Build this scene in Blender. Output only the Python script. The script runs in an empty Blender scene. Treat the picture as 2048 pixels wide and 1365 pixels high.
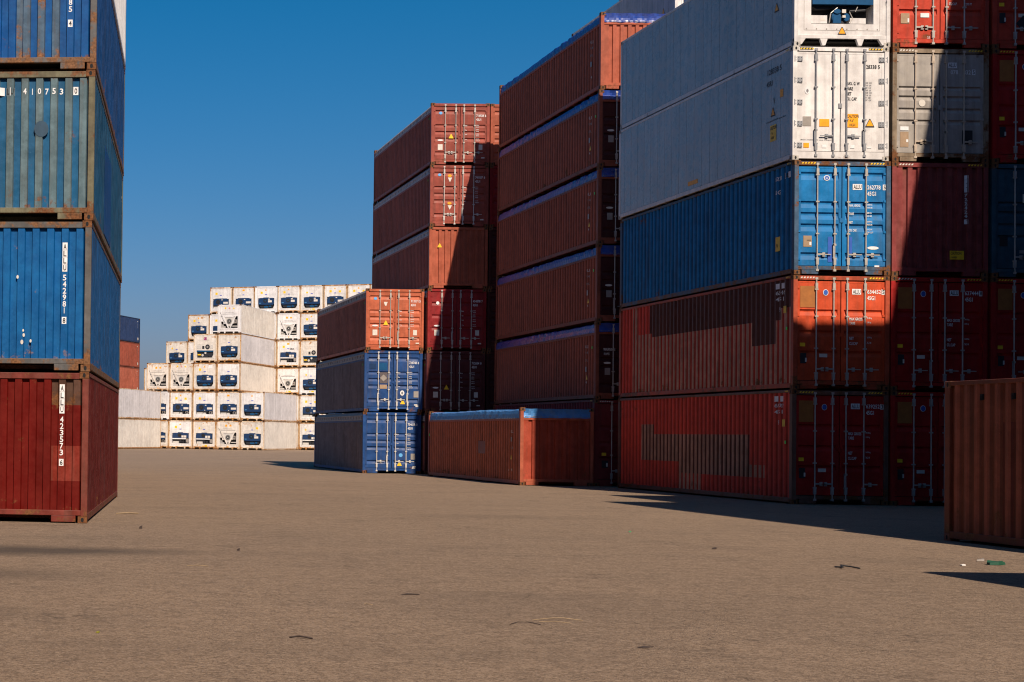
import bpy, math, random
from mathutils import Vector, Matrix
random.seed(7)
S = bpy.context.scene
COL = S.collection
R = math.radians

# ------------------------------------------------------------------ camera
cd = bpy.data.cameras.new('camera'); cam = bpy.data.objects.new('camera', cd); COL.objects.link(cam)
cd.sensor_width = 36.0; cd.lens = 3391.6 / 2048 * 36
cd.shift_x = (1024 - 14.08) / 2048; cd.shift_y = (801.6 - 682.5) / 2048
cd.clip_start = .1; cd.clip_end = 3000
cam.matrix_world = Matrix.Translation((0, 0, 1.5628)) @ Matrix.Rotation(math.pi/2 + .0178614, 4, 'X') @ Matrix.Rotation(.0144714, 4, 'Z')
S.camera = cam

# ------------------------------------------------------------------ light
SX, SY = -.19, 1.10                       # ground travel of a ray per metre of drop
elev = math.atan(1 / math.hypot(SX, SY))
sd = bpy.data.lights.new('sun', 'SUN'); sd.energy = 5.0; sd.angle = R(.5); sd.color = (1, .84, .68)
sun = bpy.data.objects.new('sun', sd); COL.objects.link(sun)
sun.rotation_mode = 'QUATERNION'; sun.rotation_quaternion = Vector((SX, SY, -1)).to_track_quat('-Z', 'Y')
sun.location = (20, -20, 40)
w = bpy.data.worlds.new('World'); S.world = w; w.use_nodes = True
nt = w.node_tree; nt.nodes.clear()
sky = nt.nodes.new('ShaderNodeTexSky'); sky.sky_type = 'NISHITA'; sky.sun_disc = False
sky.sun_elevation = elev; sky.sun_rotation = math.atan2(-SX, -SY)
sky.air_density = 1.0; sky.dust_density = 1.2; sky.ozone_density = 1.0; sky.altitude = 0
# the photograph's colour grade of the sky, as a 3x3 colour matrix
comb = nt.nodes.new('ShaderNodeCombineXYZ')
for i_, row in enumerate(((.896, .123, -.442), (-.045, .787, -.033), (-.076, -.025, 1.215))):
    dt = nt.nodes.new('ShaderNodeVectorMath'); dt.operation = 'DOT_PRODUCT'; dt.inputs[1].default_value = row; nt.links.new(sky.outputs[0], dt.inputs[0])
    mxx = nt.nodes.new('ShaderNodeMath'); mxx.operation = 'MAXIMUM'; mxx.inputs[1].default_value = .0; nt.links.new(dt.outputs['Value'], mxx.inputs[0]); nt.links.new(mxx.outputs[0], comb.inputs[i_])
bg = nt.nodes.new('ShaderNodeBackground'); bg.inputs[1].default_value = .05
out = nt.nodes.new('ShaderNodeOutputWorld')
nt.links.new(comb.outputs[0], bg.inputs[0]); nt.links.new(bg.outputs[0], out.inputs[0])
S.view_settings.view_transform = 'Standard'; S.view_settings.look = 'None'; S.view_settings.gamma = 1
S.view_settings.exposure = .35
S.render.engine = 'CYCLES'; S.cycles.filter_width = 1.15
S.cycles.max_bounces = 5; S.cycles.diffuse_bounces = 2; S.cycles.glossy_bounces = 3

# ------------------------------------------------------------------ materials
MATS = {}; PAR = {}
def nodes(name):
    m = bpy.data.materials.new(name); m.use_nodes = True
    t = m.node_tree; b = t.nodes['Principled BSDF']
    return m, t, b
def plain(name, c, rough=.6, metal=0.0, spec=.4):
    if name in MATS: return MATS[name]
    m, t, b = nodes(name)
    tc = t.nodes.new('ShaderNodeTexCoord'); n = t.nodes.new('ShaderNodeTexNoise'); n.inputs['Scale'].default_value = 9; n.inputs['Detail'].default_value = 5
    t.links.new(tc.outputs['Object'], n.inputs['Vector'])
    mr = t.nodes.new('ShaderNodeMapRange'); mr.inputs['To Min'].default_value = .68; mr.inputs['To Max'].default_value = 1.25
    t.links.new(n.outputs['Fac'], mr.inputs['Value'])
    mx = t.nodes.new('ShaderNodeVectorMath'); mx.operation = 'SCALE'; mx.inputs[0].default_value = c[:3]
    t.links.new(mr.outputs[0], mx.inputs['Scale']); t.links.new(mx.outputs[0], b.inputs['Base Color'])
    b.inputs['Roughness'].default_value = rough; b.inputs['Metallic'].default_value = metal; b.inputs['Specular IOR Level'].default_value = spec
    MATS[name] = m; return m
def paint(name, c, rust=.25, wear=.3, rough=.5, dirt=(.07, .05, .035), rustc=(.15, .06, .022), dent=.35, fade=None, spec=.22):
    """weathered container paint: tone drift, vertical run streaks, rust blooms near the rails, chips"""
    if name in MATS: return MATS[name]
    PAR[name] = (c, dict(rust=rust, wear=wear, rough=rough, dirt=dirt, rustc=rustc, dent=dent, fade=fade, spec=spec))
    m, t, b = nodes(name); N = t.nodes.new; L = t.links.new
    tc = N('ShaderNodeTexCoord'); oi = N('ShaderNodeObjectInfo')
    sc = N('ShaderNodeVectorMath'); sc.operation = 'SCALE'; sc.inputs[0].default_value = (37, 53, 0)
    L(oi.outputs['Random'], sc.inputs['Scale'])
    ad = N('ShaderNodeVectorMath'); ad.operation = 'ADD'; L(tc.outputs['Object'], ad.inputs[0]); L(sc.outputs[0], ad.inputs[1])
    def noise(scale, detail, vec=None, rgh=.6):
        n = N('ShaderNodeTexNoise'); n.inputs['Scale'].default_value = scale; n.inputs['Detail'].default_value = detail; n.inputs['Roughness'].default_value = rgh
        L(vec or ad.outputs[0], n.inputs['Vector']); return n.outputs['Fac']
    def rng(v, a, bb, c0, c1):
        r = N('ShaderNodeMapRange'); r.inputs['From Min'].default_value = a; r.inputs['From Max'].default_value = bb
        r.inputs['To Min'].default_value = c0; r.inputs['To Max'].default_value = c1; L(v, r.inputs['Value']); return r.outputs[0]
    def mul(a, bb):
        q = N('ShaderNodeMath'); q.operation = 'MULTIPLY'
        for i, x in enumerate((a, bb)):
            if isinstance(x, (int, float)): q.inputs[i].default_value = x
            else: L(x, q.inputs[i])
        return q.outputs[0]
    def mix(f, a, bb):
        q = N('ShaderNodeMix'); q.data_type = 'RGBA'
        if isinstance(f, float): q.inputs['Factor'].default_value = f
        else: L(f, q.inputs['Factor'])
        for k, x in ((6, a), (7, bb)):
            if isinstance(x, tuple): q.inputs[k].default_value = (*x[:3], 1)
            else: L(x, q.inputs[k])
        return q.outputs[2]
    mp = N('ShaderNodeMapping'); mp.inputs['Scale'].default_value = (7, 7, .5); L(ad.outputs[0], mp.inputs['Vector'])
    big = noise(.55, 4); streak = noise(1.0, 6, mp.outputs[0]); med = noise(3.2, 8, None, .7); fine = noise(26, 4); rn = noise(2.1, 9, None, .72)
    f2 = fade or tuple(min(1, x*1.35 + .015) for x in c)
    col = mix(rng(big, .35, .68, 0, 1), tuple(x*.72 for x in c), c)
    mv = N('ShaderNodeMapping'); mv.inputs['Scale'].default_value = (5, 5, .06); L(ad.outputs[0], mv.inputs['Vector'])
    col = mix(mul(rng(noise(1.0, 3, mv.outputs[0]), .35, .65, 1, 0), .55), col, tuple(x*.55 for x in c))
    col = mix(mul(rng(med, .42, .75, 0, 1), min(1, .3 + wear)), col, f2)
    col = mix(mul(rng(streak, .46, .72, 0, 1), wear*.9), col, dirt)
    # rust: more of it close to the bottom and top rails
    sep = N('ShaderNodeSeparateXYZ'); L(tc.outputs['Object'], sep.inputs[0])
    low = rng(sep.outputs['Z'], .12, .65, 1, 0); high = rng(sep.outputs['Z'], 2.3, 2.55, 0, .7)
    mxm = N('ShaderNodeMath'); mxm.operation = 'MAXIMUM'; L(low, mxm.inputs[0]); L(high, mxm.inputs[1])
    thr = N('ShaderNodeMath'); thr.operation = 'MULTIPLY_ADD'; L(mxm.outputs[0], thr.inputs[0]); thr.inputs[1].default_value = .13; L(rn, thr.inputs[2])
    rf = rng(thr.outputs[0], .74 - .24*rust, .80 - .22*rust, 0, min(1, .5 + rust))
    rc = mix(rng(fine, .3, .7, 0, 1), tuple(x*.45 for x in rustc), tuple(min(1, x*1.35) for x in rustc))
    col = mix(rf, col, rc)
    chip = mul(rng(fine, .70, .74, 0, 1), wear)
    col = mix(chip, col, tuple(min(1, x*1.5+.07) for x in c))
    L(col, b.inputs['Base Color'])
    L(rng(med, .3, .7, rough - .1, rough + .18), b.inputs['Roughness'])
    b.inputs['Specular IOR Level'].default_value = spec
    bp = N('ShaderNodeBump'); bp.inputs['Strength'].default_value = dent; bp.inputs['Distance'].default_value = .03
    L(noise(1.9, 3), bp.inputs['Height'])
    bp2 = N('ShaderNodeBump'); bp2.inputs['Strength'].default_value = .25; bp2.inputs['Distance'].default_value = .004
    L(med, bp2.inputs['Height']); L(bp.outputs[0], bp2.inputs['Normal']); L(bp2.outputs[0], b.inputs['Normal'])
    MATS[name] = m; return m

def lit_rib_paint(m, k=1.75):
    """paler copy of the side paint; light on raised ribs put into the colour"""
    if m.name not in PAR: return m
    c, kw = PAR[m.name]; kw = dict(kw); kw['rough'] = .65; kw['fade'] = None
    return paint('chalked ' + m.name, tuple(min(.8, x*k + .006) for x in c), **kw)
BLACK = plain('black rubber and hole shade', (.006, .006, .007), .8)
DARK = plain('dark underside', (.012, .011, .010), .9)
WHITE = plain('white vinyl', (.72, .72, .72), .6)
INK = plain('black vinyl', (.02, .02, .022), .6)
GREYINK = plain('grey vinyl', (.2, .2, .21), .6)
YEL = plain('yellow vinyl', (.80, .50, .02), .5)
ORG = plain('orange vinyl', (.85, .36, .01), .5)
BLUEV = plain('blue vinyl', (.03, .10, .42), .5)
LBLUE = plain('light blue vinyl', (.12, .40, .75), .5)
GREEN = plain('green tag', (.05, .75, .08), .5)
REDV = plain('red vinyl', (.6, .03, .02), .5)
ZINC = plain('galvanised steel', (.46, .43, .39), .45, .3)
ZINCD = plain('dull galvanised steel', (.27, .28, .30), .5, .3)
PLATE = plain('tan plate', (.36, .25, .16), .5, .2)
GPLATE = plain('grey plate', (.33, .30, .27), .45, .3)
CASTR = paint('rusty casting', (.17, .09, .045), rust=.9, wear=.6, rough=.75)
PAPER = plain('pale sticker', (.62, .58, .52), .6)

# ------------------------------------------------------------------ mesh builder
class MB:
    def __init__(s): s.v = []; s.f = []; s.m = []
    def q(s, pts, m=0):
        k = len(s.v); s.v += [tuple(p) for p in pts]; s.f.append(tuple(range(k, k+len(pts)))); s.m.append(m); return s
    def box(s, x0, x1, y0, y1, z0, z1, m=0):
        k = len(s.v)
        s.v += [(x, y, z) for z in (z0, z1) for y in (y0, y1) for x in (x0, x1)]
        for f in ((0, 2, 3, 1), (4, 5, 7, 6), (0, 1, 5, 4), (2, 6, 7, 3), (0, 4, 6, 2), (1, 3, 7, 5)):
            s.f.append(tuple(k+i for i in f)); s.m.append(m)
        return s
    def prism(s, pts, y0, y1, m=0, m2=None):
        """outline pts (x,z) counter clockwise seen from -y, extruded from y0 (front) to y1"""
        k = len(s.v); n = len(pts)
        s.v += [(x, y0, z) for x, z in pts] + [(x, y1, z) for x, z in pts]
        s.f.append(tuple(k+i for i in range(n))); s.m.append(m)
        s.f.append(tuple(k+n+i for i in reversed(range(n)))); s.m.append(m)
        for i in range(n):
            j = (i+1) % n; s.f.append((k+i, k+n+i, k+n+j, k+j)); s.m.append(m if m2 is None else m2)
        return s
    def disc(s, x, y, z, r, rz=None, dep=.004, m=0, n=16):
        rz = rz or r
        return s.prism([(x+r*math.cos(2*math.pi*i/n), z+rz*math.sin(2*math.pi*i/n)) for i in range(n)], y, y+dep, m)
    def tube(s, p0, p1, r, m=0, n=8):
        p0 = Vector(p0); p1 = Vector(p1); d = (p1-p0).normalized(); a = d.orthogonal().normalized(); b = d.cross(a); k = len(s.v)
        for p in (p0, p1):
            for i in range(n):
                t = 2*math.pi*i/n; s.v.append(tuple(p+a*r*math.cos(t)+b*r*math.sin(t)))
        for i in range(n):
            j = (i+1) % n; s.f.append((k+i, k+j, k+n+j, k+n+i)); s.m.append(m)
        s.f.append(tuple(k+i for i in reversed(range(n)))); s.m.append(m); s.f.append(tuple(k+n+i for i in range(n))); s.m.append(m)
        return s
    def mesh(s, name):
        me = bpy.data.meshes.new(name); me.from_pydata(s.v, [], s.f); me.polygons.foreach_set('material_index', s.m); me.update(); return me
CACHE = {}
def link(name, me, mats, parent=None, bevel=0):
    o = bpy.data.objects.new(name, me); COL.objects.link(o)
    if parent is not None: o.parent = parent
    while len(me.materials) < len(mats): me.materials.append(None)
    for i, m in enumerate(mats): o.material_slots[i].link = 'OBJECT'; o.material_slots[i].material = m
    if bevel:
        b = o.modifiers.new('bevel', 'BEVEL'); b.width = bevel; b.segments = 2; b.limit_method = 'ANGLE'
    return o
def cached(key, name, fn):
    if key not in CACHE: CACHE[key] = fn().mesh(name)
    return CACHE[key]

# lettering -------------------------------------------------------
_fc = bpy.data.curves.new('lettering source', 'FONT'); _fo = bpy.data.objects.new('lettering source', _fc); COL.objects.link(_fo)
_fc.resolution_u = 2; _fc.offset = .018
TXT = {}
def glyphs(s):
    if s not in TXT:
        _fc.body = s; bpy.context.view_layer.update()
        ev = _fo.evaluated_get(bpy.context.evaluated_depsgraph_get()); me = ev.to_mesh()
        vs = [tuple(v.co) for v in me.vertices]; fs = [tuple(p.vertices) for p in me.polygons]; ev.to_mesh_clear()
        xs = [v[0] for v in vs] or [0]; ys = [v[1] for v in vs] or [0]
        TXT[s] = (vs, fs, min(xs), max(xs), min(ys), max(ys))
    return TXT[s]

W, H6, H9, L40 = 2.438, 2.591, 2.896, 12.192
hw = W/2

class Face:
    flat = 0
    """maps (u, v, outward offset) on a face of a container to its own coordinates"""
    def __init__(s, kind, L, depth=None): s.k = kind; s.L = L; s.d = depth or (lambda u, v: 0)
    def p(s, u, v, o, fl=False):
        o = o - (s.flat if fl else s.d(u, v))
        if s.k == 'end': return (u, -s.L/2 - o, v)
        if s.k == 'left': return (-hw - o, -u, v)
        if s.k == 'right': return (hw + o, u, v)
def put_text(mb, face, s, u, v, h, m=0, sq=.6, w=None, boxed=False, mb_box=1, eps=.004, fl=False):
    """u,v = lower left of the line; returns its right end"""
    vs, fs, x0, x1, y0, y1 = glyphs(s)
    if not fs: return u
    k = h / max(.01, (y1-y0)); kx = k*sq
    if w:
        kx = w/(x1-x0)
        if s == '1': kx = min(kx, k*.6); u += (w-(x1-x0)*kx)/2
    if boxed:
        a, b, c, d = u-h*.18, u+(x1-x0)*kx+h*.18, v-h*.2, v+h*1.2
        mb.q([face.p(a, c, eps, fl), face.p(b, c, eps, fl), face.p(b, d, eps, fl), face.p(a, d, eps, fl)], mb_box); eps = eps + .003
    n = len(mb.v)
    for q in vs:
        uu = u+(q[0]-x0)*kx; vv = v+(q[1]-y0)*k; mb.v.append(face.p(uu, vv, eps, fl))
    for f in fs: mb.f.append(tuple(n+i for i in f)); mb.m.append(m)
    return u+(x1-x0)*kx
def sticker(face, pts, parent, mat, name, eps=.004, rim=None, text=None, thick=.002):
    mb = MB()
    a = [face.p(u, v, eps+thick, True) for u, v in pts]; b = [face.p(u, v, eps-.001, True) for u, v in pts]; n = len(pts)
    mb.v += a+b; mb.f.append(tuple(range(n))); mb.m.append(0)
    for i in range(n): mb.f.append((i, (i+1) % n, n+(i+1) % n, n+i)); mb.m.append(0)
    mats = [mat]
    if rim:
        cu = sum(p[0] for p in pts)/n; cv = sum(p[1] for p in pts)/n
        mb.q([face.p(cu+(u-cu)*.74, cv+(v-cv)*.74, eps+thick+.001, True) for u, v in pts], 1); mats = [rim, mat]
    if text:
        for (s, u, v, h, tm) in text:
            if tm not in mats: mats.append(tm)
            put_text(mb, face, s, u, v, h, mats.index(tm), eps=eps+thick+.003, fl=True)
    return link(name, mb.mesh(name), mats, parent)
def rect(u0, u1, v0, v1): return [(u0, v0), (u1, v0), (u1, v1), (u0, v1)]
def tri(u, v, s): return [(u-s*.5, v-s*.42), (u+s*.5, v-s*.42), (u+.012, v+s*.45), (u-.012, v+s*.45)]
def ring(u, v, r, rz=None): return [(u+r*math.cos(2*math.pi*i/14), v+(rz or r)*math.sin(2*math.pi*i/14)) for i in range(14)]

# ------------------------------------------------------------------ container parts
PITCH = .278
def side_offset(y, L, pitch=PITCH, d=.048):
    t = ((y + L/2 - .16) / pitch) % 1.0
    if t < .26: return 0
    if t < .5: return d*(t-.26)/.24
    if t < .76: return d
    return d*(1-t)/.24
def side_mesh(sgn, L, z0, z1, pitch=PITCH, d=.048, x=hw-.008, patches=None, cuts=(), ridge=False):
    mb = MB(); y0, y1 = -L/2+.15, L/2-.15
    ys = [(y0, 0)]; k = 0
    while True:
        b = -L/2+.16+k*pitch; done = False
        for t, o in ((.26, 0), (.5, d), (.76, d), (1.0, 0)):
            y = b+t*pitch
            if y > y1: done = True; break
            if t == 1.0: ys.append((y-.12*pitch, o+d*.5))
            ys.append((y, o))
        if done: break
        k += 1
    ys.append((y1, ys[-1][1]))
    zs = sorted(set([z0, z1] + [c for c in cuts if z0 < c < z1]))
    for (a, oa), (b, ob) in zip(ys, ys[1:]):
        fac = 0 if (oa == 0 and ob == 0) else (2 if (oa == d and ob == d) else (3 if ob < oa else 1))
        for c, e in zip(zs, zs[1:]):
            if fac == 3: fac = 0 if ob == 0 else 1
            m = patches((a+b)/2+L/2, (c+e)/2, fac) if patches else 0
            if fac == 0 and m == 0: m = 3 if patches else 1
            pts = [(sgn*(x-oa), a, c), (sgn*(x-ob), b, c), (sgn*(x-ob), b, e), (sgn*(x-oa), a, e)]
            if sgn < 0: pts.reverse()
            mb.q(pts, m)
    # closing lips at top and bottom so that the panel has thickness
    mb.box(min(sgn*(x-.05), sgn*(x-.075)), max(sgn*(x-.05), sgn*(x-.075)), y0, y1, z0, z1, 0)
    return mb
def flat_side(sgn, L, z0, z1, x=hw-.010, seam=.55):
    mb = MB(); y = -L/2+.14; e = L/2-.14
    while y < e-.01:
        b = min(y+seam, e)
        mb.box(min(sgn*x, sgn*(x-.05)), max(sgn*x, sgn*(x-.05)), y+.007, b-.007, z0, z1)
        y = b
    mb.box(min(sgn*(x-.022), sgn*(x-.06)), max(sgn*(x-.022), sgn*(x-.06)), -L/2+.14, e, z0+.004, z1-.004)
    return mb
def frame_mesh(L, H, kind):
    mb = MB(); c = .178
    pw, pl = (.11, .15) if kind != 'reefer' else (.10, .12)
    zb = .13 if kind != 'reefer' else .20
    rd = kind == 'reefer_door'
    for sx in (-1, 1):
        for sy in (-1, 1):
            x0, x1 = sorted((sx*(hw-.002), sx*(hw-.002-pw))); y0, y1 = sorted((sy*(L/2-.002), sy*(L/2-.002-pl)))
            mb.box(x0, x1, y0, y1, .118, H-.118)
        x0, x1 = sorted((sx*(hw-.003), sx*(hw-.06)))
        mb.box(x0, x1, -L/2+.16, L/2-.16, .045, .16)                        # bottom side rail
        zt = {'open': 2.16, 'hard': H-.44}.get(kind, H-.075)
        mb.box(x0, x1, -L/2+.13, L/2-.13, zt, zt+.07)                       # top side rail
    for sy in (-1, 1):
        y0, y1 = sorted((sy*(L/2-.012), sy*(L/2-.11)))
        mb.box(-hw+.10, hw-.10, y0, y1, zb if not rd else .04, zb+.09)                         # bottom end rail
        if kind == 'open' and sy == -1: mb.box(-hw+.10, hw-.10, y0, y1, 2.18, 2.25)
        else: mb.box(-hw+.10, hw-.10, y0, y1, H-.125, H-.02)
        for sx in (-1, 1):                                                  # gooseneck plates beside the castings
            x0, x1 = sorted((sx*(hw-.20), sx*(hw-.62))) if kind != 'reefer' else sorted((sx*(.36), sx*(.56)))
            if kind == 'reefer': mb.prism([(x0+.06, .03), (x1-.06, .03), (x1, zb), (x0, zb)], y0+.003, y1-.01)
            elif not rd: mb.box(x0, x1, y0+.005, y1, .02, zb)
        if kind == 'reefer':
            for sx in (-1, 1):
                p = [(sx*(hw-.002), .05), (sx*(hw-.002), zb), (sx*(hw-.30), zb), (sx*(hw-.20), .05)]
                if sx > 0: p.reverse()
                mb.prism(p, y0+.003, y1-.01)
    for k in range(int(L/.9)):
        y = -L/2+.5+k*.9; mb.box(-hw+.06, hw-.06, y, y+.06, .05, .13)
    return mb
def casting_mesh():
    mb = MB(); mb.box(-.081, .081, -.089, .089, 0, .118, 0)
    for s in (-1, 1):
        n = 12
        a = [(.026*math.cos(2*math.pi*i/n), .059+.040*math.sin(2*math.pi*i/n)) for i in range(n)]
        mb.q([(x, s*.0905, z) for x, z in (a if s < 0 else a[::-1])], 1)  # flat dark ovals: shade inside the casting holes put on as colour
        mb.q([(s*.0825, x, z) for x, z in (a if s > 0 else a[::-1])], 1)
    return mb
RIBS = {'five': [(2.61, 2.40), (1.87, 1.69), (1.59, 1.40), (1.30, 1.10), (.57, .38)],
        'three': [(2.03, 1.87), (1.50, 1.34), (.99, .83)],
        'four': [(1.93, 1.82), (1.69, 1.56), (1.38, 1.25), (1.08, .95)],
        'low5': [(2.30, 2.12), (1.70, 1.56), (1.42, 1.27), (1.14, .98), (.56, .40)],
        'flat': []}
def rib_off(ribs, z, d=.04):
    for t, b in ribs:
        if b < z < t:
            f = (t-z)/(t-b)
            return d*f/.2 if f < .2 else (d if f < .42 else d*(1-f)/.58)
    return 0
def door_mesh(sgn, L, H, style, flush=.045):
    """one leaf: border frame, panel with pressed ribs"""
    mb = MB(); y = -L/2+flush; z0, z1 = .235, H-.145; xi, xo = .012, hw-.105
    A, B = xi+.07, xo-.075
    def bx(a, b, c, e):
        x0, x1 = sorted((sgn*a, sgn*b)); mb.box(x0, x1, y, y+.06, c, e)
    bx(xi, A, z0, z1); bx(B, xo, z0, z1); bx(A, B, z0, z0+.05); bx(A, B, z1-.05, z1)
    ribs = [r for r in RIBS[style] if r[0] < z1-.06]; zs = [z0+.05]
    for t, b in reversed(ribs): zs += [b, b+(t-b)*.58, b+(t-b)*.8, t]
    zs.append(z1-.05)
    off = lambda z: rib_off(ribs, z)
    x0, x1 = sorted((sgn*A, sgn*B))
    prev = 0
    for a, b in zip(zs, zs[1:]):
        e = 1e-4; oa, ob = off(a+e) if a+e < b else 0, off(b-e)
        mb.q([(x0, y+.004+oa, a), (x1, y+.004+oa, a), (x1, y+.004+ob, b), (x0, y+.004+ob, b)], 0)
    return mb
def bar_mesh(x, L, H, flush=.045, rt=.018):
    mb = MB(); y = -L/2+flush-.028
    mb.tube((x, y, .10), (x, y, H-.06), rt, 0, 8)
    for z in (.12, H-.085): mb.box(x-.035, x+.035, y-.018, y+.05, z-.028, z+.028)     # cams in their keepers
    for z in (.42, H*.36, H*.64, H-.36): mb.box(x-.042, x+.042, y-.022, y+.030, z-.018, z+.018)
    for z in (.33, H-.27): mb.box(x-.032, x+.032, y-.024, y+.030, z-.075, z+.075)
    return mb
def handle_mesh(x, L, H, flush=.045, z=.62, lever=.34, d=1):
    mb = MB(); y = -L/2+flush-.045; s = 1 if d > 0 else -1
    mb.box(min(x, x+s*lever*.5), max(x, x+s*lever*.5), y, y+.018, z-.016, z+.022)
    a, b = sorted((x+s*lever*.5, x+s*lever)); mb.box(a, b, y-.006, y+.012, z-.012, z+.010)
    mb.box(min(x+s*.13, x+s*.2), max(x+s*.13, x+s*.2), y+.012, y+.044, z-.055, z+.05)
    return mb
def fold_handle_mesh(x, L, H, flush=.045):
    mb = MB(); y = -L/2+flush-.055
    mb.box(x-.05, x-.022, y, y+.02, .42, .78); mb.box(x-.05, x+.03, y+.0, y+.03, .74, .79)
    return mb
def hinge_mesh(sgn, L, z, big=False, flush=.045):
    mb = MB(); y = -L/2+flush
    if big:
        a, b = sorted((sgn*(hw-.035), sgn*(hw-.25))); mb.box(a, b, y-.022, y-.002, z-.062, z+.062)
        for k in range(3):
            xx = sgn*(hw-.08-.07*k); mb.disc(xx, y-.028, z+.035, .011, m=1, n=6); mb.disc(xx, y-.028, z-.035, .011, m=1, n=6)
        mb.tube((sgn*(hw-.05), y-.018, z-.075), (sgn*(hw-.05), y-.018, z+.075), .016)
    else:
        a, b = sorted((sgn*(hw-.055), sgn*(hw-.17))); mb.box(a, b, y-.018, y-.001, z-.028, z+.028)
        mb.tube((sgn*(hw-.065), y-.012, z-.05), (sgn*(hw-.065), y-.012, z+.05), .014)
    return mb
FP = .252
def front_off(x, d=.05):
    t = ((x + 1.06) / FP) % 1.0
    if t < .46: return 0
    if t < .52: return d*(t-.46)/.06
    if t < .94: return d
    return d*(1-t)/.06
def front_mesh(L, H, top, y=None, d=.05, patches=None, cuts=()):
    mb = MB(); y = -L/2+.03; z0 = .22; x = -1.06; xs = [(-1.115, 0)]
    while x < 1.10:
        for t, o in ((.46, 0), (.52, d), (.94, d), (1.0, 0)):
            xx = x+t*FP
            if xx < 1.11: xs.append((xx, o))
        x += FP
    xs.append((1.115, xs[-1][1]))
    zs = sorted(set([z0, top] + [c for c in cuts if z0 < c < top]))
    for (a, oa), (b, ob) in zip(xs, xs[1:]):
        for c, e in zip(zs, zs[1:]):
            m = 1 if (oa > 0 and ob > 0) else 0
            if patches: m = patches((a+b)/2, (c+e)/2, m)
            mb.q([(a, y+oa, c), (b, y+ob, c), (b, y+ob, e), (a, y+oa, e)], m)
    mb.box(-1.11, 1.11, y+.06, y+.08, z0, top, 0)
    return mb
def roof_mesh(L, H, kind):
    mb = MB()
    if kind == 'dry':
        y = -L/2+.12; k = 0
        while y < L/2-.12:
            b = min(y+.21, L/2-.12); z = H-.012 if k % 2 else H-.035
            mb.box(-hw+.05, hw-.05, y, b, z-.03, z); y = b; k += 1
    else: mb.box(-hw+.05, hw-.05, -L/2+.10, L/2-.10, H-.06, H-.02)
    return mb
def hardroof_mesh(L, H):
    """steel lift-off roof: bevelled sides with a rolled lip"""
    mb = MB(); y0, y1 = -L/2+.12, L/2-.12
    sec = [(-hw+.002, H-.365), (-hw+.002, H-.315), (-hw+.022, H-.305), (-hw+.03, H-.20), (-hw+.012, H-.19), (-hw+.012, H-.155), (-hw+.045, H-.145), (-hw+.12, H-.03)]
    sec = sec + [(-x, z) for x, z in reversed(sec)]
    for (a, za), (b, zb_) in zip(sec, sec[1:]): mb.q([(a, y1, za), (a, y0, za), (b, y0, zb_), (b, y1, zb_)], 0)
    for y in (y0, y1): mb.q([(x, y, z) for x, z in (sec if y == y0 else sec[::-1])], 0)
    k = 0; y = y0+.3
    while y < y1-.2:
        for s in (-1, 1):
            a, b = sorted((s*(hw-.001), s*(hw-.035))); mb.box(a, b, y, y+.05, H-.30, H-.20)
        y += .6
    return mb
def tarp_mesh(L, H, seed, sag=.0, top=None):
    """wrinkled tarpaulin roped over the roof bows"""
    rnd = random.Random(seed); mb = MB(); n = 120; y0, y1 = -L/2+.015, L/2-.015
    ph = [rnd.uniform(0, 6.28) for _ in range(8)]; top = top or H-.035
    secx = [-1, -.998, -.992, -.965, -.9, -.5, 0, .5, .9, .965, .992, .998, 1]
    rows = []
    for i in range(n+1):
        t = i/n; y = y0+(y1-y0)*t; row = []
        e = min(1, min(t, 1-t)*n/2.0)
        bow = .5+.25*math.cos(y*2*math.pi/1.2+ph[0])+.25*math.sin(y*.9+ph[4])
        for j, sx in enumerate(secx):
            s = abs(sx)
            zz = {1: 2.195, .998: 2.30, .992: 2.40, .965: top-.05, .9: top-.01, .5: top, 0: top+.01}[s]
            wr = (.5+.5*math.sin(y*.8+ph[6]))*(.014*math.sin(y*7.3+ph[1]+j*1.3)+.012*math.sin(y*15.7+ph[2]+j*2.1))+.006*math.sin(y*31+ph[3]*j)
            side = s > .96
            x = sx*(hw-.004)
            if side: x += (1 if sx > 0 else -1)*(wr*.9-.012) if s < 1 else 0
            z = zz+(wr*1.0 if s < .999 else .010*math.sin(y*9+ph[4]))-(sag*(1-bow) if s < .993 else sag*.3*(1-bow))
            row.append((x, y, z))
        rows.append(row)
    for a, b in zip(rows, rows[1:]):
        for j in range(len(secx)-1): mb.q([b[j], a[j], a[j+1], b[j+1]], 0)
    # ends
    for e, yy, row in ((-1, -L/2+.008, rows[0]), (1, L/2-.008, rows[-1])):
        m = 28; g = []
        for k in range(5):
            v = k/4; rr = []
            for i in range(m+1):
                x = -hw+.115+(W-.23)*i/m
                z = 2.25+(top-2.255)*v+(.006*math.sin(x*14+ph[5]) if k in (0, 4) else 0)
                rr.append((x, yy-e*(.012*math.sin(x*9+ph[6]+v*4)+.010*math.sin(x*23+v*7+ph[7])+.03*math.sin(v*3.14)-.012), z))
            g.append(rr)
        for a, b in zip(g, g[1:]):
            for i in range(m):
                p = [a[i], a[i+1], b[i+1], b[i]]
                mb.q(p if e < 0 else p[::-1], 0)
    return mb
def rope_mesh(L):
    mb = MB(); n = 60
    for s in (-1, 1):
        for i in range(n):
            y = -L/2+.3+(L-.6)*i/n; d = (L-.6)/n
            mb.tube((s*(hw+.004), y, 2.25), (s*(hw+.004), y+d/2, 2.215), .005, 0, 4); mb.tube((s*(hw+.004), y+d/2, 2.215), (s*(hw+.004), y+d, 2.25), .005, 0, 4)
    for i in range(9):
        x = -1.05+i*.262; mb.disc(x, -L/2-.010, 2.29, .016, n=8); mb.tube((x, -L/2-.008, 2.29), (min(x+.262, 1.09), -L/2-.008, 2.285), .005, 0, 4)
    return mb

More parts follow.
